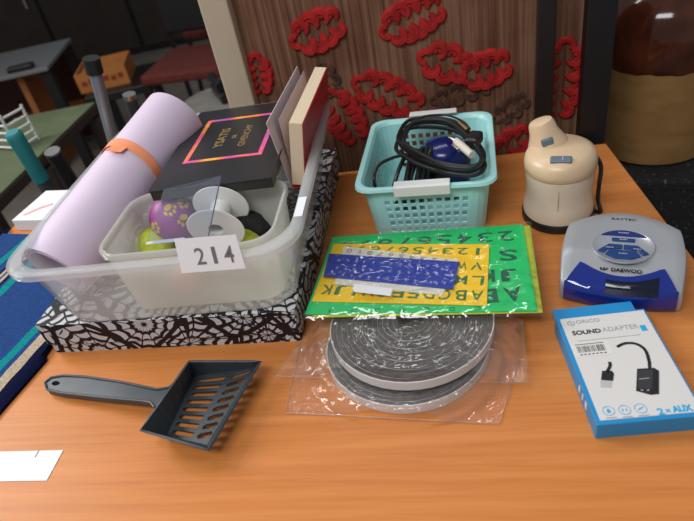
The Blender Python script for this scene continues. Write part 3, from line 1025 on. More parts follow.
def pan_pt(u, v):
    """u from handle side to the lip, v from back to front"""
    return (a_ * (1 - u) + b__ * u) * (1 - v) + (d_ * (1 - u) + c_ * u) * v


Zf = lambda x, y: 0
outer_l = [pan_pt(0, 0), pan_pt(1, 0), pan_pt(1, 1), pan_pt(0, 1)]
nrm_p = (outer_l[1] - outer_l[0]).cross(outer_l[3] - outer_l[0]).normalized()
zpl = lambda x, y: outer_l[0].z - (nrm_p.x * (x - outer_l[0].x) + nrm_p.y * (y - outer_l[0].y)) / nrm_p.z
holes = []
for k in range(8):
    v0 = .075 + k * .114; v1 = v0 + .064
    for (u0, u1, sk) in ((.09, .59, 0.0), (.67, .94, -.045)):
        pts = []
        ur = .035
        for uu_, vv_ in ((u0 + ur, v0), (u1 - ur, v0 + sk), (u1, (v0 + v1) / 2 + sk), (u1 - ur, v1 + sk), (u0 + ur, v1), (u0, (v0 + v1) / 2)):
            p = pan_pt(uu_, vv_); pts.append((p.x, p.y))
        holes.append(pts)
pan = holes_prism('pan', [(p.x, p.y) for p in outer_l], holes, zpl, .0026, scm, scoop, bevel=.0004)
# pan walls
b = MB()


def wall(p0, p1, q0, q1):
    n_w = 8
    o = len(b.v)
    for i in range(n_w + 1):
        t = i / n_w
        b.v.append(tuple(p0 * (1 - t) + p1 * t)); b.v.append(tuple(q0 * (1 - t) + q1 * t))
    for i in range(n_w):
        b.f.append((o + 2 * i, o + 2 * i + 2, o + 2 * i + 3, o + 2 * i + 1))


wall(a_, b__, A_, B_); wall(d_, a_, D_, A_); wall(c_, d_, C_, D_); wall(b__, c_, B_, C_)
b.build('pan_walls', scm, scoop, solid=.0026, bevel=.0004)
# handle: bowed plate with a raised rim and a hanging hole
top_px = [(186, 366), (178, 378), (168, 386), (156, 388), (120, 380.5), (83, 375), (62, 374), (50, 376)]
bot_px = [(44, 381), (46, 388), (60, 391.5), (100, 396), (140, 399.5), (150, 401), (154, 406), (152, 412), (141, 427)]


def hz_(x):
    t = (x - 44) / (165 - 44)
    return .009 + .012 * t


out = [sp_(x, y, hz_(x) + .003) for x, y in (top_px + bot_px)][::-1]
hole = []
for i in range(12):
    a = 2 * PI * i / 12
    hole.append(sp_(54.5 + 4.2 * math.cos(a), 381.5 + 2.3 * math.sin(a), hz_(54) + .003))
import bisect
xs_ = [44, 60, 80, 100, 120, 140, 155, 190]
ref = [(sp_(x, 388, hz_(x) + .003).x, hz_(x)) for x in xs_]


def zh(x, y):
    (x0, z0), (x1, z1) = ref[0], ref[-2]
    return z0 + (z1 - z0) * (x - x0) / (x1 - x0)


hd = holes_prism('handle', [(p.x, p.y) for p in out], [[(p.x, p.y) for p in hole]], zh, .008, scm, scoop, bevel=.0022)
b = MB(); rim = [Vector((p.x, p.y, zh(p.x, p.y) + .0004)) for p in out]
b.tube(rim[2:-1] , .0016, 8); b.build('handle_rim', scm, scoop, smooth=True)

# ------------------------------------------------------------------ white slip of paper near the front edge
sa = [at(2, 448.5, .0006), at(60, 447, .0006)]
sf = (sa[0] + sa[1]) / 2; srz = math.atan2((sa[1] - sa[0]).y, (sa[1] - sa[0]).x)
slip = thing('paper_slip', 'blank white paper slip on the wood at the front left', 'paper', (sf.x - .018, sf.y - .0185, 0), srz + .0)
b = MB(); b.box((0, 0, .0005), (.11, .036, .0004)); b.build('paper', paper_white, slip)
b = MB(); b.box((.026, .014, .0008), (.0008, .008, .0003)); b.build('ink_mark', black_ink, slip)

# ------------------------------------------------------------------ foam tape coils in plastic bags
foam = noisy('dark_foam', (.062, .051, .047), (.105, .091, .085), 220, .9, .4)
back_m = mat('white_backing_paper', (.62, .61, .60), .45)


def coil(name, label, c, rz, tilt, R, th_):
    o = thing(name, label, 'foam tape', c, rz, 'foam tape coils')
    o.rotation_euler = (tilt[0], tilt[1], rz)
    nt = 13; per = 44; r0 = .012; pitch = (R - r0) / (nt + .9)
    mb = MB(); loops = []; tp = MB(); tl2 = []
    for i in range(nt * per + 1):
        a = 2 * PI * i / per; rad = r0 + pitch * i / per
        w_ = pitch * .90
        zt_ = th_ + .0007 * math.sin(i * .37)
        ca, sa_ = math.cos(a), math.sin(a)
        loops.append([(q * ca, q * sa_, z) for q, z in ((rad, 0), (rad + w_, 0), (rad + w_ * .97, zt_ * .96), (rad + w_ * .5, zt_), (rad + w_ * .03, zt_ * .96))])
        last = i > (nt - 1) * per
        k_ = .0012 if last else .0003; th2 = th_ + .0003 if last else th_ * .93
        tl2.append([(q * ca, q * sa_, z) for q, z in ((rad + w_ + .0001, 0), (rad + w_ + k_, 0), (rad + w_ + k_, th2), (rad + w_ + .0001, th2))])
    mb.loft(loops); mb.build('foam_strip', foam, o, smooth=True)
    tp.loft(tl2); tp.build('backing_tape', back_m, o, smooth=True)
    return o


cu_ = at(409, 320, .0285); R1 = .0935
cl_ = at(405, 341, .0125)
print('coils', cu_, cl_)
coil('foam_tape_coil', 'coiled dark foam tape in a clear bag, lower one touching the table', (cl_.x, cl_.y, .001), .8, (0, 0), R1 - .002, .0115)
coil('foam_tape_coil', 'coiled dark foam tape in a clear bag, upper one under the stencils', (cu_.x, cu_.y, .0175), 2.2, (0, 0), R1, .0110)

bagm = clear('bag_film', (.985, .985, .985), (.88, .87, .87), .07, .075, .12, 1.0, 60, .07)


def bag(name, label, corners, cen, R, ztop, zedge, seed, skirt=.02, amp=.0022, group=None):
    """clear film bag: upper sheet draped over a coil plus a flat lower sheet; corners bl, br, tr, tl"""
    o = thing(name, label, 'plastic bag', (cen.x, cen.y, 0), 0, group)
    N = 130
    mb = MB()
    for j in range(N + 1):
        for i in range(N + 1):
            s_, t_ = i / N, j / N
            P_ = (corners[0] * (1 - s_) + corners[1] * s_) * (1 - t_) + (corners[3] * (1 - s_) + corners[2] * s_) * t_
            dx, dy = P_.x - cen.x, P_.y - cen.y
            rr_ = math.hypot(dx, dy)
            k = 1 if rr_ <= R + .004 else max(0, 1 - (rr_ - R - .004) / skirt)
            k = k * k * (3 - 2 * k)
            edge_ = min(s_, 1 - s_, t_, 1 - t_)
            wr = noise.noise(Vector((P_.x * 38, P_.y * 60, seed))) + .6 * noise.noise(Vector((P_.x * 110, P_.y * 90, seed + 5)))
            wr = abs(wr)
            z = zedge + (ztop - zedge) * k + amp * wr * (1 - .25 * k)
            mb.v.append((dx, dy, max(z, zedge + .0004)))
    for j in range(N):
        for i in range(N):
            q_ = j * (N + 1) + i; mb.f.append((q_, q_ + 1, q_ + N + 2, q_ + N + 1))
    mb.build('upper_film', bagm, o, smooth=True)
    mb = MB()
    mb.tube([tuple(c - Vector((cen.x, cen.y, 0))) [:2] + (zedge + .0008,) for c in (corners[3], corners[0], corners[1], corners[2])], .0005, 6)
    mb.build('seam', clear('bag_seam', (.8, .8, .8), (.8, .8, .8), .15, .25, .2), o)
    return o


bag('plastic_bag', 'clear bag lying flat on the table round the lower foam coil', [at(286, 413, .001), at(499, 424, .001), at(520, 360, .001), at(300, 345, .001)], Vector((cl_.x, cl_.y, 0)), R1 - .002, .0138, .0008, 3.1, .02, .0026, 'clear bags of foam tape')
bag('plastic_bag', 'crinkled clear bag round the upper foam coil, below the stencils', [at(274, 377, .012), at(529, 384, .012), at(522, 316, .02), at(312, 322, .02)], Vector((cu_.x, cu_.y, 0)), R1, .0300, .0125, 8.3, .03, .0042, 'clear bags of foam tape')

# ------------------------------------------------------------------ stencils in a clear sleeve
ZF, ZB = .0372, .0350
gA, gB, gC, gD = at(305, 315, ZF), at(537, 311, ZF), at(333, 238, ZB), at(523, 225, ZB)
px_ = (gB - gA).normalized(); pn_ = px_.cross(gC - gA).normalized(); py_ = pn_.cross(px_)
SM = Matrix(((px_.x, py_.x, pn_.x, gA.x), (px_.y, py_.y, pn_.y, gA.y), (px_.z, py_.z, pn_.z, gA.z), (0, 0, 0, 1)))
SI = SM.inverted()


def S2(x, y):
    p = SI @ at_plane(x, y, gA, pn_); return Vector((p.x, p.y, 0))


def in_plane(lift):
    return SM @ Matrix.Translation((0, 0, lift))


def plate(name, part, label, px4, lift, th_, m):
    o = thing(name, label, 'stencil', M=in_plane(lift))
    mb = MB(); pts = [S2(*p) for p in px4]
    mb.prism([(p.x, p.y) for p in pts], 0, th_); mb.build(part, m, o, bevel=.0004)
    return o, pts


def row(o, txt, p_right, p_left, hgt, m, z, bold=0.0, fill=.72, squash=1.0):
    """upside-down row of cut letters: first letter at the right end"""
    R_, L2 = S2(*p_right), S2(*p_left)
    dv = L2 - R_; n = len(txt); ang = math.atan2(dv.y, dv.x)
    step = dv.length / max(1, n - 1)
    for i, ch in enumerate(txt):
        p = R_ + dv * (i / max(1, n - 1))
        wd = min(step * fill, hgt * .95) * (.35 if ch in 'I1' else 1)
        lettering('cut_letter', ch, m, o, wd, hgt, Mloc(p.x, p.y, z, ang), bold, .0003)


greenp = mat('green_stencil_plastic', (.003, .54, .14), .3)
dgreen = mat('green_cut', (.004, .10, .06), .5)
lime_p = mat('lime_plastic', (.50, .56, .03), .35)
yel = mat('yellow_stencil_plastic', (.93, .58, .008), .3)
ygreen = mat('yellow_cut', (.03, .17, .035), .5)
bluep = mat('blue_stencil_plastic', (.014, .045, .35), .25)
wplate = mat('white_stencil_plastic', (.70, .68, .60), .35)
o, _ = plate('letter_stencil', 'plate', 'lime yellow stencil sheet lowest of the pack, edges showing at right', [(312, 317), (543, 312), (530, 225), (345, 238)], -.0016, .0012, lime_p)
o, _ = plate('letter_stencil', 'plate', 'large green letter stencil with big cut letters and numbers', [(305, 315), (537, 311.5), (523, 225), (333, 238)], 0, .0014, greenp)
row(o, '234567890', (506, 237), (347, 247), .021, dgreen, .0014, .004)
row(o, 'ST', (508, 256), (480, 257), .022, dgreen, .0014, .012)
row(o, 'JK', (509, 276), (487, 277), .0225, dgreen, .0014, .03)
row(o, 'AB', (513, 295), (489, 297), .0235, dgreen, .0014, .03)
row(o, 'CDEFGHI', (478, 309.5), (330, 312), .006, dgreen, .0014, .0)
o, _ = plate('letter_stencil', 'plate', 'yellow letter stencil lying on the green stencil', [(312, 303), (487, 307.5), (489.5, 246), (334, 245.5)], .0018, .0012, yel)
row(o, '1234567890', (478, 253.5), (348, 251), .0135, ygreen, .0012, .0)
row(o, 'VWXYZ', (477, 268), (417, 266), .0145, ygreen, .0012, .008)
row(o, 'LMNOPQ', (478, 282.5), (398, 280), .016, ygreen, .0012, .008)
row(o, 'ABCDEFGHIJK', (477, 298), (327, 291.5), .0175, ygreen, .0012, .010)
o, _ = plate('ruler_stencil', 'plate', 'white narrow number stencil between yellow and blue stencils', [(335, 287), (443, 298), (459, 262.6), (344, 248.5)], .0034, .0010, wplate)
row(o, '1234567890', (446, 264), (350, 253.5), .0075, mat('tan_cut', (.28, .19, .09), .6), .0010, .0)
o, _ = plate('ruler_stencil', 'plate', 'narrow blue letter stencil on top of the stencil pack', [(324, 280), (453.5, 293), (459.5, 265.5), (330, 257)], .0048, .0012, bluep)
wcut = mat('pale_cut', (.50, .52, .60), .5)
for (pr, pq, t_) in (((447, 271), (340, 264), 'ABCDEFGHIJKLM'), ((447, 279), (338, 271.5), 'NOPQRSTUVWXYZ'), ((445, 287), (335, 278), '1234567890ABC')):
    row(o, t_, pr, pq, .0034, wcut, .0012, .0, .5)
slv = thing('clear_sleeve', 'crinkled clear plastic sleeve holding the pack of stencils', 'plastic sleeve', M=in_plane(0))
slm = clear('sleeve_film', (.99, .99, .99), (.8, .8, .8), .07, .012, .10, 1.0, 40, .05)
b = MB(); N = 110
c4 = [S2(301, 321), S2(543, 316), S2(531, 222), S2(327, 234)]
for j in range(N + 1):
    for i in range(N + 1):
        s_, t_ = i / N, j / N
        P_ = (c4[0] * (1 - s_) + c4[1] * s_) * (1 - t_) + (c4[3] * (1 - s_) + c4[2] * s_) * t_
        wr = abs(noise.noise(Vector((P_.x * 26, P_.y * 60, 2.2)))) + .5 * abs(noise.noise(Vector((P_.x * 80, P_.y * 130, 7))))
        e_ = min(1, min(s_, 1 - s_, t_, 1 - t_) / .05)
        b.v.append((P_.x, P_.y, .0005 + (.0062 + .0055 * wr * (1.3 - t_)) * e_))
for j in range(N):
    for i in range(N):
        q_ = j * (N + 1) + i; b.f.append((q_, q_ + 1, q_ + N + 2, q_ + N + 1))
b.build('upper_film', slm, slv, smooth=True)
b = MB(); stk = [S2(x, y) for x, y in ((355, 299), (392, 303.5), (393.5, 296), (355, 291))]
b.prism([(p.x, p.y) for p in stk], .0110, .0113); b.build('price_sticker', paper_white, slv)

# ------------------------------------------------------------------ turquoise basket with its contents
aqua = mat('aqua_plastic', (.42, .79, .77), .38, Subsurface_Weight=.0)
KH = .090
kq = [at(354, 190, KH), at(496, 181, KH), at(490, 110, KH), at(374, 121, KH)]
ku = (kq[1] - kq[0]) + (kq[2] - kq[3]); kv = (kq[3] - kq[0]) + (kq[2] - kq[1])
bkrz = (math.atan2(ku.y, ku.x) + math.atan2(kv.y, kv.x) - PI / 2) / 2
BKc = sum(kq, Vector()) / 4
BKF = Frame(BKc, bkrz)
bw, bdp = ku.length / 2, kv.length / 2
print('basket', bw, bdp, BKc)
bask = thing('storage_basket', 'turquoise lattice plastic basket holding black cables', 'basket', BKF.P, bkrz)
b = MB()


def bk_loop(inset, z, rad=.022):
    """perimeter sampled as bars and openings along the straight sides"""
    W_, D_2 = bw - 2 * inset, bdp - 2 * inset
    pts = []
    flags = []
    for side, (L2, ang) in enumerate(((W_, 0), (D_2, 90), (W_, 180), (D_2, 270))):
        n = (21 if side % 2 == 0 else 27)
        Ls = L2 - 2 * rad
        ca, sa_ = math.cos(math.radians(ang)), math.sin(math.radians(ang))
        off = (D_2 if side % 2 == 0 else W_) / 2
        for i in range(n):
            t = -Ls / 2 + Ls * (i + (.22 if i % 2 == 0 and i else 0)) / n
            pts.append((t * ca + off * sa_, t * sa_ - off * ca, z)); flags.append(i % 2 == 1)
        for k in range(4):
            a = math.radians(ang - 90 + 90 * k / 4)
            cx_ = Ls / 2 * ca + (off - rad) * sa_; cy_ = Ls / 2 * sa_ - (off - rad) * ca
            pts.append((cx_ + rad * math.cos(a), cy_ + rad * math.sin(a), z)); flags.append(False)
    return pts, flags


rows_z = [.0012, .010, .0180, .0220, .0300, .0340, .0420, .0460, .0540, .0580, .0655, .0690, KH - .006]
ins = lambda z: .015 - .009 * z / KH
o0 = 0
loops = []
for z in rows_z:
    p, fl = bk_loop(ins(z), z); loops.append(p)
n_ = len(loops[0])
for l in loops:
    b.v += l
for k in range(len(loops) - 1):
    for i in range(n_):
        if fl[i] and k % 2 == 1 and k < 11:
            continue
        j = (i + 1) % n_
        b.f.append((k * n_ + i, k * n_ + j, (k + 1) * n_ + j, (k + 1) * n_ + i))
b.f.append(tuple(range(n_ - 1, -1, -1)))
b.build('lattice_wall', aqua, bask, solid=.002)
b = MB()
pr = [(ins(KH - .006) + .001, KH - .006), (.005, KH - .001), (.002, KH), (-.002, KH - .001), (-.003, KH - .005), (-.001, KH - .0055), (.0035, KH - .004), (ins(KH - .006) + .001, KH - .006)]
b.loft([[(x, y, z) for x, y, _ in bk_loop(i_, 0)[0]] for i_, z in pr], False, False)
b.build('rim', aqua, bask, smooth=True)
grip = mat('white_grip', (.74, .76, .74), .4)
gx = (BKF.px(393, 190, KH).x + BKF.px(450, 184, KH).x) / 2; gw = abs(BKF.px(450, 184, KH).x - BKF.px(393, 190, KH).x)
for sy, zz in ((-1, 0), (1, .004)):
    b = MB()
    x_ = gx if sy < 0 else (BKF.px(412, 112, KH).x + BKF.px(456, 107, KH).x) / 2
    prf = [(-.008, -.012), (-.0045, -.012), (-.0045, .0005), (.008, .0005), (.008, .0035), (-.006, .0035), (-.008, .002)]
    b.loft([[(x_ + sx_ * gw / 2, -sy * 0 + sy * (bdp / 2 - .002 - y), KH + z + zz * (1 if abs(sx_) < 1 else 1)) for y, z in prf] for sx_ in (-1, 1)])
    b.build('handle_grip', grip, bask, bevel=.001)

# dark blue device in the basket
dblue = mat('navy_gloss', (.006, .010, .11), .22)
ZI = .004
bp_ = at(445, 160, .055)
dev = thing('blue_canister', 'dark blue rounded plastic device under the cables in the basket', 'device', (bp_.x, bp_.y, ZI), 0)
b = MB(); b.lathe([(.030, 0), (.034, .004), (.036, .03), (.036, .062), (.033, .074), (.024, .081), (.010, .084), (.0005, .0845)], 40); b.build('canister_body', dblue, dev, smooth=True)
b = MB(); b.lathe([(.0364, .040), (.0372, .042), (.0372, .05), (.0364, .052)], 40, cap0=False, cap1=False); b.build('ring', black_plastic, dev, smooth=True)

# upper cable: bundle of loops lying over the rim, ending in a plug and connectors
cab_ = thing('coiled_cable', 'thick black cable coil with metal-pinned plug on top of the basket', 'cable', (bp_.x, bp_.y, ZI))
cb0 = Vector((bp_.x, bp_.y, ZI))


def smooth_path(pts, n=10, closed=True):
    P = [Vector(p) for p in pts]; m = len(P); out_ = []
    rng_ = range(m if closed else m - 1)
    for i in rng_:
        p0, p1_, p2_, p3 = (P[(i - 1) % m], P[i], P[(i + 1) % m], P[(i + 2) % m]) if closed else (P[max(i - 1, 0)], P[i], P[i + 1], P[min(i + 2, m - 1)])
        for k in range(n):
            t = k / n
            out_.append(.5 * ((2 * p1_) + (p2_ - p0) * t + (2 * p0 - 5 * p1_ + 4 * p2_ - p3) * t * t + (3 * p1_ - p0 - 3 * p2_ + p3) * t ** 3))
    if not closed:
        out_.append(P[-1])
    return out_


for k in range(4):
    ox, oy, oz = ((0, 0, 0), (2.5, 4.5, -.004), (-2, 9, -.006), (6, 2, .006))[k]
    px_path = [(398, 138, .096), (408, 121, .100), (430, 118, .103), (455, 122, .104), (473, 137, .104), (484, 156, .102), (474, 166, .100), (450, 165, .098), (424, 157, .096), (406, 147, .095)]
    mb = MB(); mb.tube(smooth_path([at(x + ox * (1 if x < 440 else -.4), y + oy, z + oz + .001 * k) - cb0 for x, y, z in px_path]), .0030, 8, True); mb.build('cable_loop', cable_rubber, cab_, smooth=True)
mb = MB(); mb.tube(smooth_path([at(x, y, z) - cb0 for x, y, z in ((404, 128, .104), (422, 117, .110), (445, 115, .112), (462, 121, .112), (470, 129, .110))], 10, False), .0016, 8); mb.build('thin_cord', cable_rubber, cab_, smooth=True)
# plug body with pins and two white sleeved connectors
ctr = at(474, 140, .112) - cb0
Rz = Matrix.Rotation(math.radians(-35), 3, 'Z')
mb = MB(); mb.box(ctr, (.018, .030, .016), Rz); plug = mb.build('plug', black_plastic, cab_, bevel=.004, seg=3)


def conn(p0, p1, rads, mt, nm, par):
    a0, a1 = p0 - cb0, p1 - cb0
    mb_ = MB(); n = len(rads)
    mb_.tube([a0 + (a1 - a0) * (i / (n - 1)) for i in range(n)], rads, 16); return mb_.build(nm, mt, par, smooth=True)


conn(at(472, 155, .117), at(456, 141, .119), [.0048, .0052, .0052, .0048], mat('cream_sleeve', (.62, .58, .50), .4), 'connector_sleeve', cab_)
conn(at(456, 141, .119), at(449, 137, .120), [.0035, .0032, .002], metal, 'connector_tip', cab_)
conn(at(459, 150, .116), at(453, 145, .117), [.0028, .0028, .0022], metal, 'connector_pin', cab_)
conn(at(468, 130, .119), at(459, 122, .121), [.0034, .0030, .0022], brass, 'brass_pin', cab_)

low = thing('coiled_cable', 'black cable wound in upright loops at the left inside the basket', 'cable', (BKF.P.x, BKF.P.y, ZI))
lw0 = Vector((BKF.P.x, BKF.P.y, ZI))
for k in range(11):
    t = k / 10
    cx_ = 383 + 26 * t + (k % 2) * 3
    cyy = 176 - 8 * t
    pts = []
    for i in range(10):
        a = 2 * PI * i / 10
        c0 = at(cx_ + 18, cyy + 4, .046)
        dirh = (Vector((.30, .95, 0)) if k % 3 else Vector((.5, .85, 0))).normalized()
        rad_h = .038 + .003 * (k % 3); rad_v = .036 + .002 * (k % 2)
        pts.append(c0 + dirh * rad_h * math.cos(a) + Vector((.010 * math.sin(a), 0, rad_v * math.sin(a) + .0)) - lw0)
    mb = MB(); mb.tube(smooth_path(pts), .0030, 8, True); mb.build('cable_loop', cable_rubber, low, smooth=True)
mb = MB(); mb.tube(smooth_path([at(x, y, z) - lw0 for x, y, z in ((378, 196, .050), (374, 180, .078), (378, 166, .088), (392, 158, .09), (408, 154, .09))], 10, False), .0024, 8); mb.build('cord_end', cable_rubber, low, smooth=True)

# ------------------------------------------------------------------ cream appliance
creamp = mat('aged_cream_plastic', (.68, .50, .32), .33)
creamb = mat('pale_cream_plastic', (.72, .61, .47), .25)
bgrey = mat('blue_grey_switch', (.12, .16, .20), .45)
ap = at(557.5, 213, 0)
arz = math.radians(-24)
AF = Frame(ap, arz)
app = thing('kitchen_appliance', 'cream rounded electric appliance with black base and blue-grey switches', 'appliance', ap, arz)
SXA, SYA = 1.0, 1.12
b = MB(); b.lathe([(.0455, 0), (.0475, .002), (.0475, .010), (.046, .0125)], 56, sx=SXA, sy=SYA); b.build('base', black_plastic, app, smooth=True)
b = MB(); b.lathe([(.0455, .0126), (.0458, .020), (.0440, .030), (.0425, .040), (.0425, .052), (.0435, .066), (.0438, .0745)], 56, sx=SXA, sy=SYA); b.build('body', creamb, app, smooth=True)
b = MB(); b.box((.0, -.0425 * SYA, .045), (.0006, .002, .055)); b.build('seam', mat('seam_brown', (.25, .2, .14), .6), app)  # thin brown seam line up the front of the body
# upper housing: dome that runs into a short neck at the back
loops = []
NA = 56
hp = [(.0440, .0748), (.0452, .0765), (.0456, .084), (.0445, .091), (.0415, .097), (.035, .1005), (.024, .1025), (.012, .1033), (.0005, .1035)]
b = MB(); b.lathe(hp, NA, sx=SXA, sy=SYA); b.build('upper_housing', creamp, app, smooth=True)
n0 = Vector((-.011, .018, .078)); n1 = AF.px(540, 120, .130)
nm_ = n0.lerp(n1, .5)
print('neck', n1)
b = MB()
ds = (n1 - n0)
b.tube([n0, n0 + ds * .25, n0 + ds * .45, n0 + ds * .7, n0 + ds * .9, n0 + ds * .97, n0 + ds * 1.0], [.028, .028, .0240, .0180, .0165, .0145, .0095], 32); b.build('neck', creamp, app, smooth=True)
to_c = (AF.I.to_3x3() @ (Vector((0, 0, H)) - ap)).normalized()
# switches on neck and dome
ps = n0 + ds * .56; dn_ = ds.normalized()
fn = (to_c - dn_ * to_c.dot(dn_)).normalized(); sd_ = dn_.cross(fn)
RM = Matrix((sd_, dn_, fn)).transposed()
b = MB(); b.box(ps + fn * .0205, (.015, .010, .006), RM); b.build('neck_switch', bgrey, app, bevel=.002)
pd = AF.px(561, 160, .1018)
RT = Matrix.Rotation(math.radians(22), 3, 'X')
b = MB(); b.box(pd, (.026, .011, .005), RT); sw = b.build('dome_switch', bgrey, app, bevel=.002)
b = MB(); b.box(pd + RT @ Vector((.002, 0, .0028)), (.0012, .006, .0008), RT); b.build('switch_mark', mat('switch_line', (.4, .42, .45), .5), sw)
pts = [AF.px(590, 160, .085), AF.px(597, 158, .08), AF.px(601, 168, .065), AF.px(599, 185, .045), AF.px(598, 200, .02), AF.px(600, 212, .004), AF.px(588, 205, .0035), AF.px(585, 190, .0035)]
b = MB(); b.tube(smooth_path(pts, 8, False), .0028, 8); b.build('power_cord', cable_rubber, app, smooth=True)

# ------------------------------------------------------------------ silver and blue radio
silver = mat('silver_plastic', (.37, .385, .41), .34, .25)
silver2 = mat('silver_ring', (.50, .52, .56), .25, .5)
bluew = mat('blue_window', (.006, .02, .20), .08, Coat_Weight=.6)
btn = mat('blue_button', (.010, .045, .17), .3)
RZt = .044
rc = [at(561, 268, RZt), at(686, 268, RZt), at(684, 230, RZt), at(567, 222, RZt)]
rp = [at(567, 222, RZt), at(684, 230, RZt), at(558, 288, .018), at(684, 301, .018)]
u_ = (rp[1] - rp[0]).xy + (rp[3] - rp[2]).xy
rrz = math.atan2(u_.y, u_.x)
wv = u_.length / 2
cen = (rp[0] + rp[1] + rp[2] + rp[3]) / 4
RF = Frame(cen, rrz)
loc = [RF.I @ p for p in rp]
yb = (loc[0].y + loc[1].y) / 2; yf = (loc[2].y + loc[3].y) / 2
print('radio', wv, yb, yf, math.degrees(rrz), loc)
radio = thing('clock_radio', 'silver clock radio with a blue display window at the right', 'radio', RF.P, rrz)
# plan outline: bulged back edge, slightly convex sides
hw = wv / 2


def outline(k=1.0, n=10, fy=0.0):
    pts = []
    for i in range(n + 1):
        t = -1 + 2 * i / n
        pts.append((t * hw * k * .97, yf * k + fy - .006 * (1 - t * t)))
    for i in range(1, n):
        t = i / n
        pts.append((hw * k * (.97 + .05 * math.sin(PI * t)), yf * k + (yb - yf) * k * t))
    for i in range(n + 1):
        t = 1 - 2 * i / n
        pts.append((t * hw * k * .96, yb * k + .030 * k * (1 - t * t)))
    for i in range(1, n):
        t = 1 - i / n
        pts.append((-hw * k * (.97 + .05 * math.sin(PI * t)), yf * k + (yb - yf) * k * t))
    return pts


def rtop(x, y):
    """height of the top: flat behind, falling to the front"""
    t = (y - yf) / (yb - yf)
    return .026 + (RZt - .026) * min(1, max(0, t / .42)) ** .7


b = MB()
o1, o2, o3, o4 = outline(.95), outline(1.0), outline(1.0), outline(.965)
N_ = len(o1)
lps = [[(x, y, .0) for x, y in o1], [(x, y, .006) for x, y in o2], [(x, y, rtop(x, y) - .005) for x, y in o3], [(x, y, rtop(x, y) - .001) for x, y in outline(.985)], [(x, y, rtop(x, y)) for x, y in o4]]
for k in (.8, .6, .4, .2, .02):
    lps.append([(x, y, rtop(x, y)) for x, y in outline(k)])
b.loft(lps); b.build('casing', silver, radio, smooth=True)


def rp_px(x, y, z=None):
    p = RF.px(x, y, RZt if z is None else z); return p


def patch(name, pts, m, up=.0008, th_=.0012, parent=radio, div=1, z=None):
    """small plate following the top surface"""
    mb = MB()
    lo, hi = [], []
    for x, y in pts:
        zz = (rtop(x, y) if z is None else z)
        lo.append((x, y, zz + up - th_)); hi.append((x, y, zz + up))
    mb.loft([lo, hi]); return mb.build(name, m, parent)


# blue display window wrapping the front slope
b = MB()
nW = 24
wl = [RF.px(564, 291, .018), RF.px(573, 264, .036), RF.px(655, 273, .036), RF.px(678, 300, .018)]
x0, x1 = -hw * .90, hw * .90
rows_ = []
for i in range(nW + 1):
    t = i / nW
    x = x0 + (x1 - x0) * t
    e_ = 2 * t - 1
    ytop = yf + .025 - .014 * (1 - min(1, abs(e_) / .74) ** 2) if abs(e_) < .74 else yf + .025 - .026 * (abs(e_) - .74) / .26
    yfr = yf - .006 * (1 - e_ * e_)
    rowp = []
    for s_ in range(9):
        y = ytop + (yfr + .0015 - ytop) * s_ / 8
        rowp.append((x, y, rtop(x, y) + .0012))
    rowp.append((x, yfr - .0022, rtop(x, yfr) - .003))
    rowp.append((x, yfr - .0030, .012))
    rowp.append((x, yfr - .0015, .005))
    rows_.append(rowp)
m_n = len(rows_[0])
for rw in rows_:
    b.v += rw
for i in range(nW):
    for s_ in range(m_n - 1):
        q_ = i * m_n + s_; b.f.append((q_, q_ + 1, q_ + m_n + 1, q_ + m_n))
b.build('display_window', bluew, radio, smooth=True, solid=.0012)
lcd = mat('dark_display', (.004, .006, .02), .15)
b = MB(); rows2 = []
for i in range(9, 21):
    rw = rows_[i]
    rows2.append([(p[0], p[1] - .0004, p[2] + .0008) for p in rw[3:10]])
for rw in rows2:
    b.v += rw
m2 = len(rows2[0])
for i in range(len(rows2) - 1):
    for s_ in range(m2 - 1):
        q_ = i * m2 + s_; b.f.append((q_, q_ + 1, q_ + m2 + 1, q_ + m2))
b.build('display', lcd, radio, smooth=True, solid=.0006)

# round control panel
cc_ = RF.px(623, 246.5, RZt)
cR = (RF.px(654, 247, RZt) - RF.px(591, 245, RZt)).length / 2
b = MB(); b.lathe([(cR * .995, -.001), (cR, .0008), (cR * .985, .0016), (cR * .96, .0010), (cR * .5, .0010), (.0003, .0010)], 56, (cc_.x, cc_.y, RZt), sy=.96); ringp = b.build('control_panel', silver2, radio, smooth=True)
zc = .0010


def lunette(a0, a1, r_in, r_out, n=12):
    return [(cc_.x + r_out * math.cos(a0 + (a1 - a0) * i / n), cc_.y + r_out * .96 * math.sin(a0 + (a1 - a0) * i / n)) for i in range(n + 1)] + \
           [(cc_.x + r_in * math.cos(a1 + (a0 - a1) * i / n), cc_.y + r_in * .96 * math.sin(a1 + (a0 - a1) * i / n)) for i in range(n + 1)]


def button(name, pts):
    mb = MB(); mb.prism(pts, RZt + .0004, RZt + .0026); return mb.build(name, btn, radio, bevel=.0005)


n = 14
a0, a1 = math.radians(38), math.radians(142)
seg = [(cc_.x + cR * .93 * math.cos(a0 + (a1 - a0) * i / n), cc_.y + cR * .9 * math.sin(a0 + (a1 - a0) * i / n)) for i in range(n + 1)]
mb = MB(); mb.prism(seg, RZt + .0004, RZt + .0022); mb.build('snooze_bar', mat('deep_blue_bar', (.012, .025, .16), .3), radio, bevel=.0004)
button('button', [(cc_.x - cR * .38, cc_.y + cR * .40), (cc_.x - cR * .36, cc_.y + cR * .22), (cc_.x + cR * .36, cc_.y + cR * .22), (cc_.x + cR * .38, cc_.y + cR * .40)])
button('button', [(cc_.x - cR * .46, cc_.y + .02 * cR), (cc_.x - cR * .02, cc_.y + .02 * cR), (cc_.x - cR * .02, cc_.y - cR * .22), (cc_.x - cR * .46, cc_.y - cR * .26), (cc_.x - cR * .62, cc_.y - cR * .52), (cc_.x - cR * .80, cc_.y - cR * .40)])
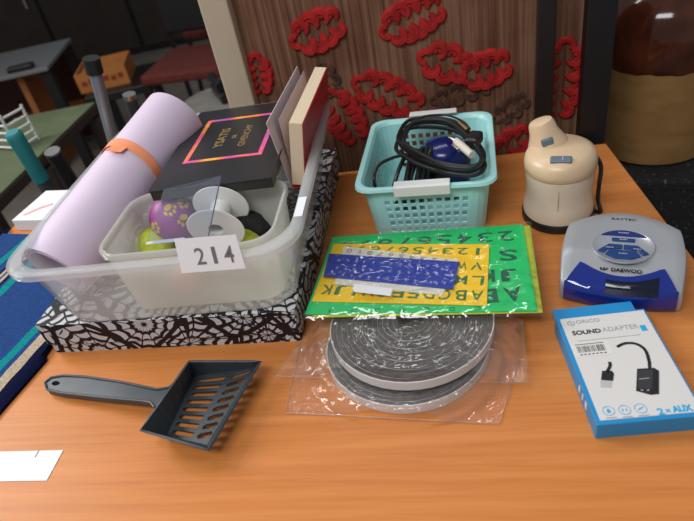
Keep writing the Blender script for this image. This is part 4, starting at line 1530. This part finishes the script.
button('button', [(cc_.x + cR * .46, cc_.y + .02 * cR), (cc_.x + cR * .80, cc_.y - cR * .40), (cc_.x + cR * .62, cc_.y - cR * .52), (cc_.x + cR * .46, cc_.y - cR * .26), (cc_.x + cR * .02, cc_.y - cR * .22), (cc_.x + cR * .02, cc_.y + .02 * cR)])
button('button', [(cc_.x - cR * .42, cc_.y - cR * .30), (cc_.x + cR * .42, cc_.y - cR * .30), (cc_.x + cR * .56, cc_.y - cR * .58), (cc_.x + cR * .25, cc_.y - cR * .78), (cc_.x - cR * .25, cc_.y - cR * .78), (cc_.x - cR * .56, cc_.y - cR * .58)])
lettering('lettering', 'RAYTEC', black_ink, radio, .027, .0045, Mloc(*(RF.px(624, 219.5, RZt)[:2]), RZt), .01)
p_ = RF.px(627, 266.5, RZt - .001)
lettering('lettering', 'DAEWOO', black_ink, radio, .031, .0058, Mloc(p_.x, p_.y, rtop(p_.x, p_.y) + .0002), .02, .0008)
p_ = RF.px(604, 264.5, RZt - .001)
mb = MB()
for k in (-1, 0, 1):
    mb.prism([(p_.x + k * .0022 - .0012, p_.y - .002 + abs(k) * .0006), (p_.x + k * .0022 + .0006, p_.y - .002 + abs(k) * .0006), (p_.x + k * .0036 + .0014, p_.y + .0026 - abs(k) * .0006), (p_.x + k * .0036 - .0002, p_.y + .0026 - abs(k) * .0006)], rtop(p_.x, p_.y), rtop(p_.x, p_.y) + .0010)
mb.build('emblem', black_ink, radio)
white_ink = mat('white_ink', (.6, .62, .66), .6)
for tx_, ox, oy, wd in (('SNOOZE', 0, .72, .011), ('SLEEP', 0, .31, .008), ('HOUR', -.42, -.2, .008), ('MIN', .44, -.2, .007), ('ALARM', 0, -.5, .009)):
    lettering('lettering', tx_, white_ink, radio, wd, .0019, Mloc(cc_.x + ox * cR, cc_.y + oy * cR, RZt + .0024), .0)

# ------------------------------------------------------------------ sound adapter carton
XZ = .020
xp = [at(596, 423, XZ), at(702, 412, XZ), at(642, 310, XZ), at(561, 320, XZ)]
xu = (xp[1] - xp[0]) + (xp[2] - xp[3]); xv = (xp[3] - xp[0]) + (xp[2] - xp[1])
xrz = (math.atan2(xu.y, xu.x) + math.atan2(xv.y, xv.x) - PI / 2) / 2
XW, XD = xu.length / 2, xv.length / 2
XC = sum(xp, Vector()) / 4
XF = Frame(XC, xrz)
print('adapter', XW, XD, math.degrees(xrz))
skyb = mat('cyan_carton', (.012, .25, .55), .4)
wcar = mat('white_carton', (.68, .66, .64), .45)
adp = thing('adapter_carton', 'white and cyan sound adapter carton at the front right', 'carton', XF.P, xrz)
b = MB(); b.prism(rr(XW + .005, XD + .006, .0008, 1), 0, XZ - .0004); b.build('carton_body', skyb, adp, bevel=.0005)
b = MB(); b.box((-.004, XD / 2 + .010, XZ - .0026), (XW * .96, .016, .0012)); b.build('hang_tab', skyb, adp)
b = MB(); b.prism(rr(XW - .001, XD - .001, .0006, 1, .0012, .001), XZ - .0006, XZ); b.build('front_label', wcar, adp)


def xl(x, y):
    p = XF.px(x, y, XZ); return p.x, p.y


cy_ink = mat('cyan_ink', (.015, .38, .68), .5)
lx, ly = -XW / 2 + .001, XD / 2
lettering('lettering', 'ORICO', grey_ink, adp, .024, .0052, Mloc(*xl(587.5, 321), XZ, 0), .01)
mb = MB()
px0, py0 = xl(571, 323.5)
for i in range(20):
    a_0, a_1 = 2 * PI * i / 20, 2 * PI * (i + 1) / 20
    if i in (3, 13):
        continue
    mb.prism([(px0 + q_ * math.cos(t), py0 + q_ * math.sin(t)) for q_, t in ((.0028, a_0), (.0038, a_0), (.0038, a_1), (.0028, a_1))], XZ, XZ + .0003)
mb.prism([(px0 - .001, py0 - .001), (px0 + .001, py0 - .001), (px0 + .001, py0 + .001), (px0 - .001, py0 + .001)], XZ, XZ + .0003)
mb.build('logo_mark', grey_ink, adp)
lettering('lettering', 'SOUND', black_ink, adp, .0285, .0062, Mloc(*xl(586.5, 332), XZ), .03)
lettering('lettering', 'ADAPTER', grey_ink, adp, .036, .0062, Mloc(*xl(620, 328), XZ), .0)
bx, by = xl(643.5, 328)
mb = MB(); mb.box((bx, by, XZ), (.0055, .008, .0006)); mb.build('cyan_badge', cy_ink, adp)
mb = MB(); bx, by = xl(609, 338); mb.box((bx, by, XZ), (.062, .0006, .0005)); mb.build('rule_line', grey_ink, adp)
# barcode sticker
st_m = mat('sticker_paper', (.72, .70, .66), .5)
mb = MB(); bx, by = xl(592, 349); mb.box((bx, by, XZ + .0001), (.036, .019, .0004)); stick_ = mb.build('barcode_sticker', st_m, adp)
mb = MB(); random.seed(3)
x_ = -.014
while x_ < .0135:
    wd = random.choice((.0004, .0006, .001)); mb.box((bx + x_, by + .0005, XZ + .0003), (wd, .0085, .0004)); x_ += wd + random.choice((.0005, .0008, .0011))
mb.box((bx - .001, by + .0072, XZ + .0003), (.028, .0009, .0004))
for k in range(7):
    mb.box((bx - .012 + k * .0038, by - .0066, XZ + .0003), (.0024, .0014, .0004))
mb.build('barcode', mat('barcode_ink', (.10, .09, .09), .6), stick_)
# printed picture of the adapter
pr_blk = mat('printed_black', (.012, .012, .014), .45)
mb = MB()


def strip(path, wd, z1=.0004):
    P = [Vector((*xl(x, y), 0)) for x, y in path]
    P = smooth_path(P, 8, False)
    lo = []
    for i, p in enumerate(P):
        t = (P[min(i + 1, len(P) - 1)] - P[max(i - 1, 0)]).normalized(); nn_ = Vector((-t.y, t.x, 0)) * wd / 2
        lo.append([(p + nn_)[:2] + (XZ,), (p + nn_)[:2] + (XZ + z1,), (p - nn_)[:2] + (XZ + z1,), (p - nn_)[:2] + (XZ,)])
    mb.loft([[tuple(q) for q in l] for l in lo])


strip([(617, 347), (625, 343.5), (636, 344), (645, 350), (649, 361), (649.5, 368)], .0030)
mb.prism([xl(*p) for p in ((637, 369), (654, 368), (659, 371), (659, 394), (651, 395), (636, 391))][::-1], XZ, XZ + .0004)
mb.prism([xl(*p) for p in ((602, 371), (612, 371), (614, 374), (613, 381), (601, 380))][::-1], XZ, XZ + .0004)
strip([(609.5, 362), (610, 366), (607, 372)], .0030)
pic = mb.build('adapter_picture', pr_blk, adp)
mb = MB(); mb.prism([xl(*p) for p in ((600.5, 380.5), (612, 381.5), (611, 388), (600.5, 387))][::-1], XZ, XZ + .0004); mb.build('usb_tip_picture', mat('printed_grey', (.48, .47, .46), .5), adp)
mb = MB(); mb.prism([xl(*p) for p in ((638, 370.5), (653, 370), (652, 389.5), (637.5, 389))][::-1], XZ + .0003, XZ + .0006); mb.build('picture_face', mat('printed_charcoal', (.035, .035, .037), .5), adp)
mb = MB(); mb.box((*xl(644, 379), XZ + .0006), (.009, .0009, .0003)); mb.box((*xl(642, 390.5), XZ + .0004), (.002, .0014, .0004)); mb.box((*xl(648, 390.5), XZ + .0004), (.002, .0014, .0004)); mb.build('picture_marks', grey_ink, adp)
# three round icons
for (ix, iy) in ((608.5, 411), (624.5, 410), (640.5, 408.5)):
    x_, y_ = xl(ix, iy)
    mb = MB(); lp = []
    for rad, z in ((.0048, 0), (.0052, 0), (.0052, .0004), (.0048, .0004), (.0048, 0)):
        lp.append([(x_ + rad * math.cos(2 * PI * i / 24), y_ + rad * math.sin(2 * PI * i / 24), XZ + z) for i in range(24)])
    mb.loft(lp, False, False)
    if ix < 615:
        mb.prism([(x_ - .0014, y_ - .002), (x_ + .0014, y_ - .002), (x_ + .0014, y_ + .001), (x_, y_ + .0026), (x_ - .0014, y_ + .001)], XZ, XZ + .0004)
    elif ix < 630:
        for s_ in (-1, 1):
            mb.box((x_ + s_ * .0016, y_, XZ + .0002), (.0008, .003, .0004))
    else:
        mb.box((x_, y_, XZ + .0002), (.006, .0008, .0004), Matrix.Rotation(.5, 3, 'Z'))
    mb.build('round_icon', cy_ink, adp)
    mb = MB(); mb.box((x_, y_ - .0076, XZ + .0002), (.009, .0008, .0004)); mb.build('icon_caption', grey_ink, adp)
lettering('lettering', '2', cy_ink, adp, .0052, .0072, Mloc(*xl(660.5, 411.5), XZ), .03)
lettering('lettering', '×', cy_ink, adp, .0042, .0042, Mloc(*xl(668, 410.7), XZ), .02)
lettering('lettering', 'AUX', cy_ink, adp, .017, .0072, Mloc(*xl(682, 408.5), XZ), .05)
# printed marks along the carton's left side
mb = MB()
for y_, s_ in ((-.020, .004), (-.030, .003), (-.040, .005)):
    mb.box((-(XW + .005) / 2 - .0001, y_, XZ * .5), (.0005, s_, .008))
mb.build('side_print', wcar, adp)
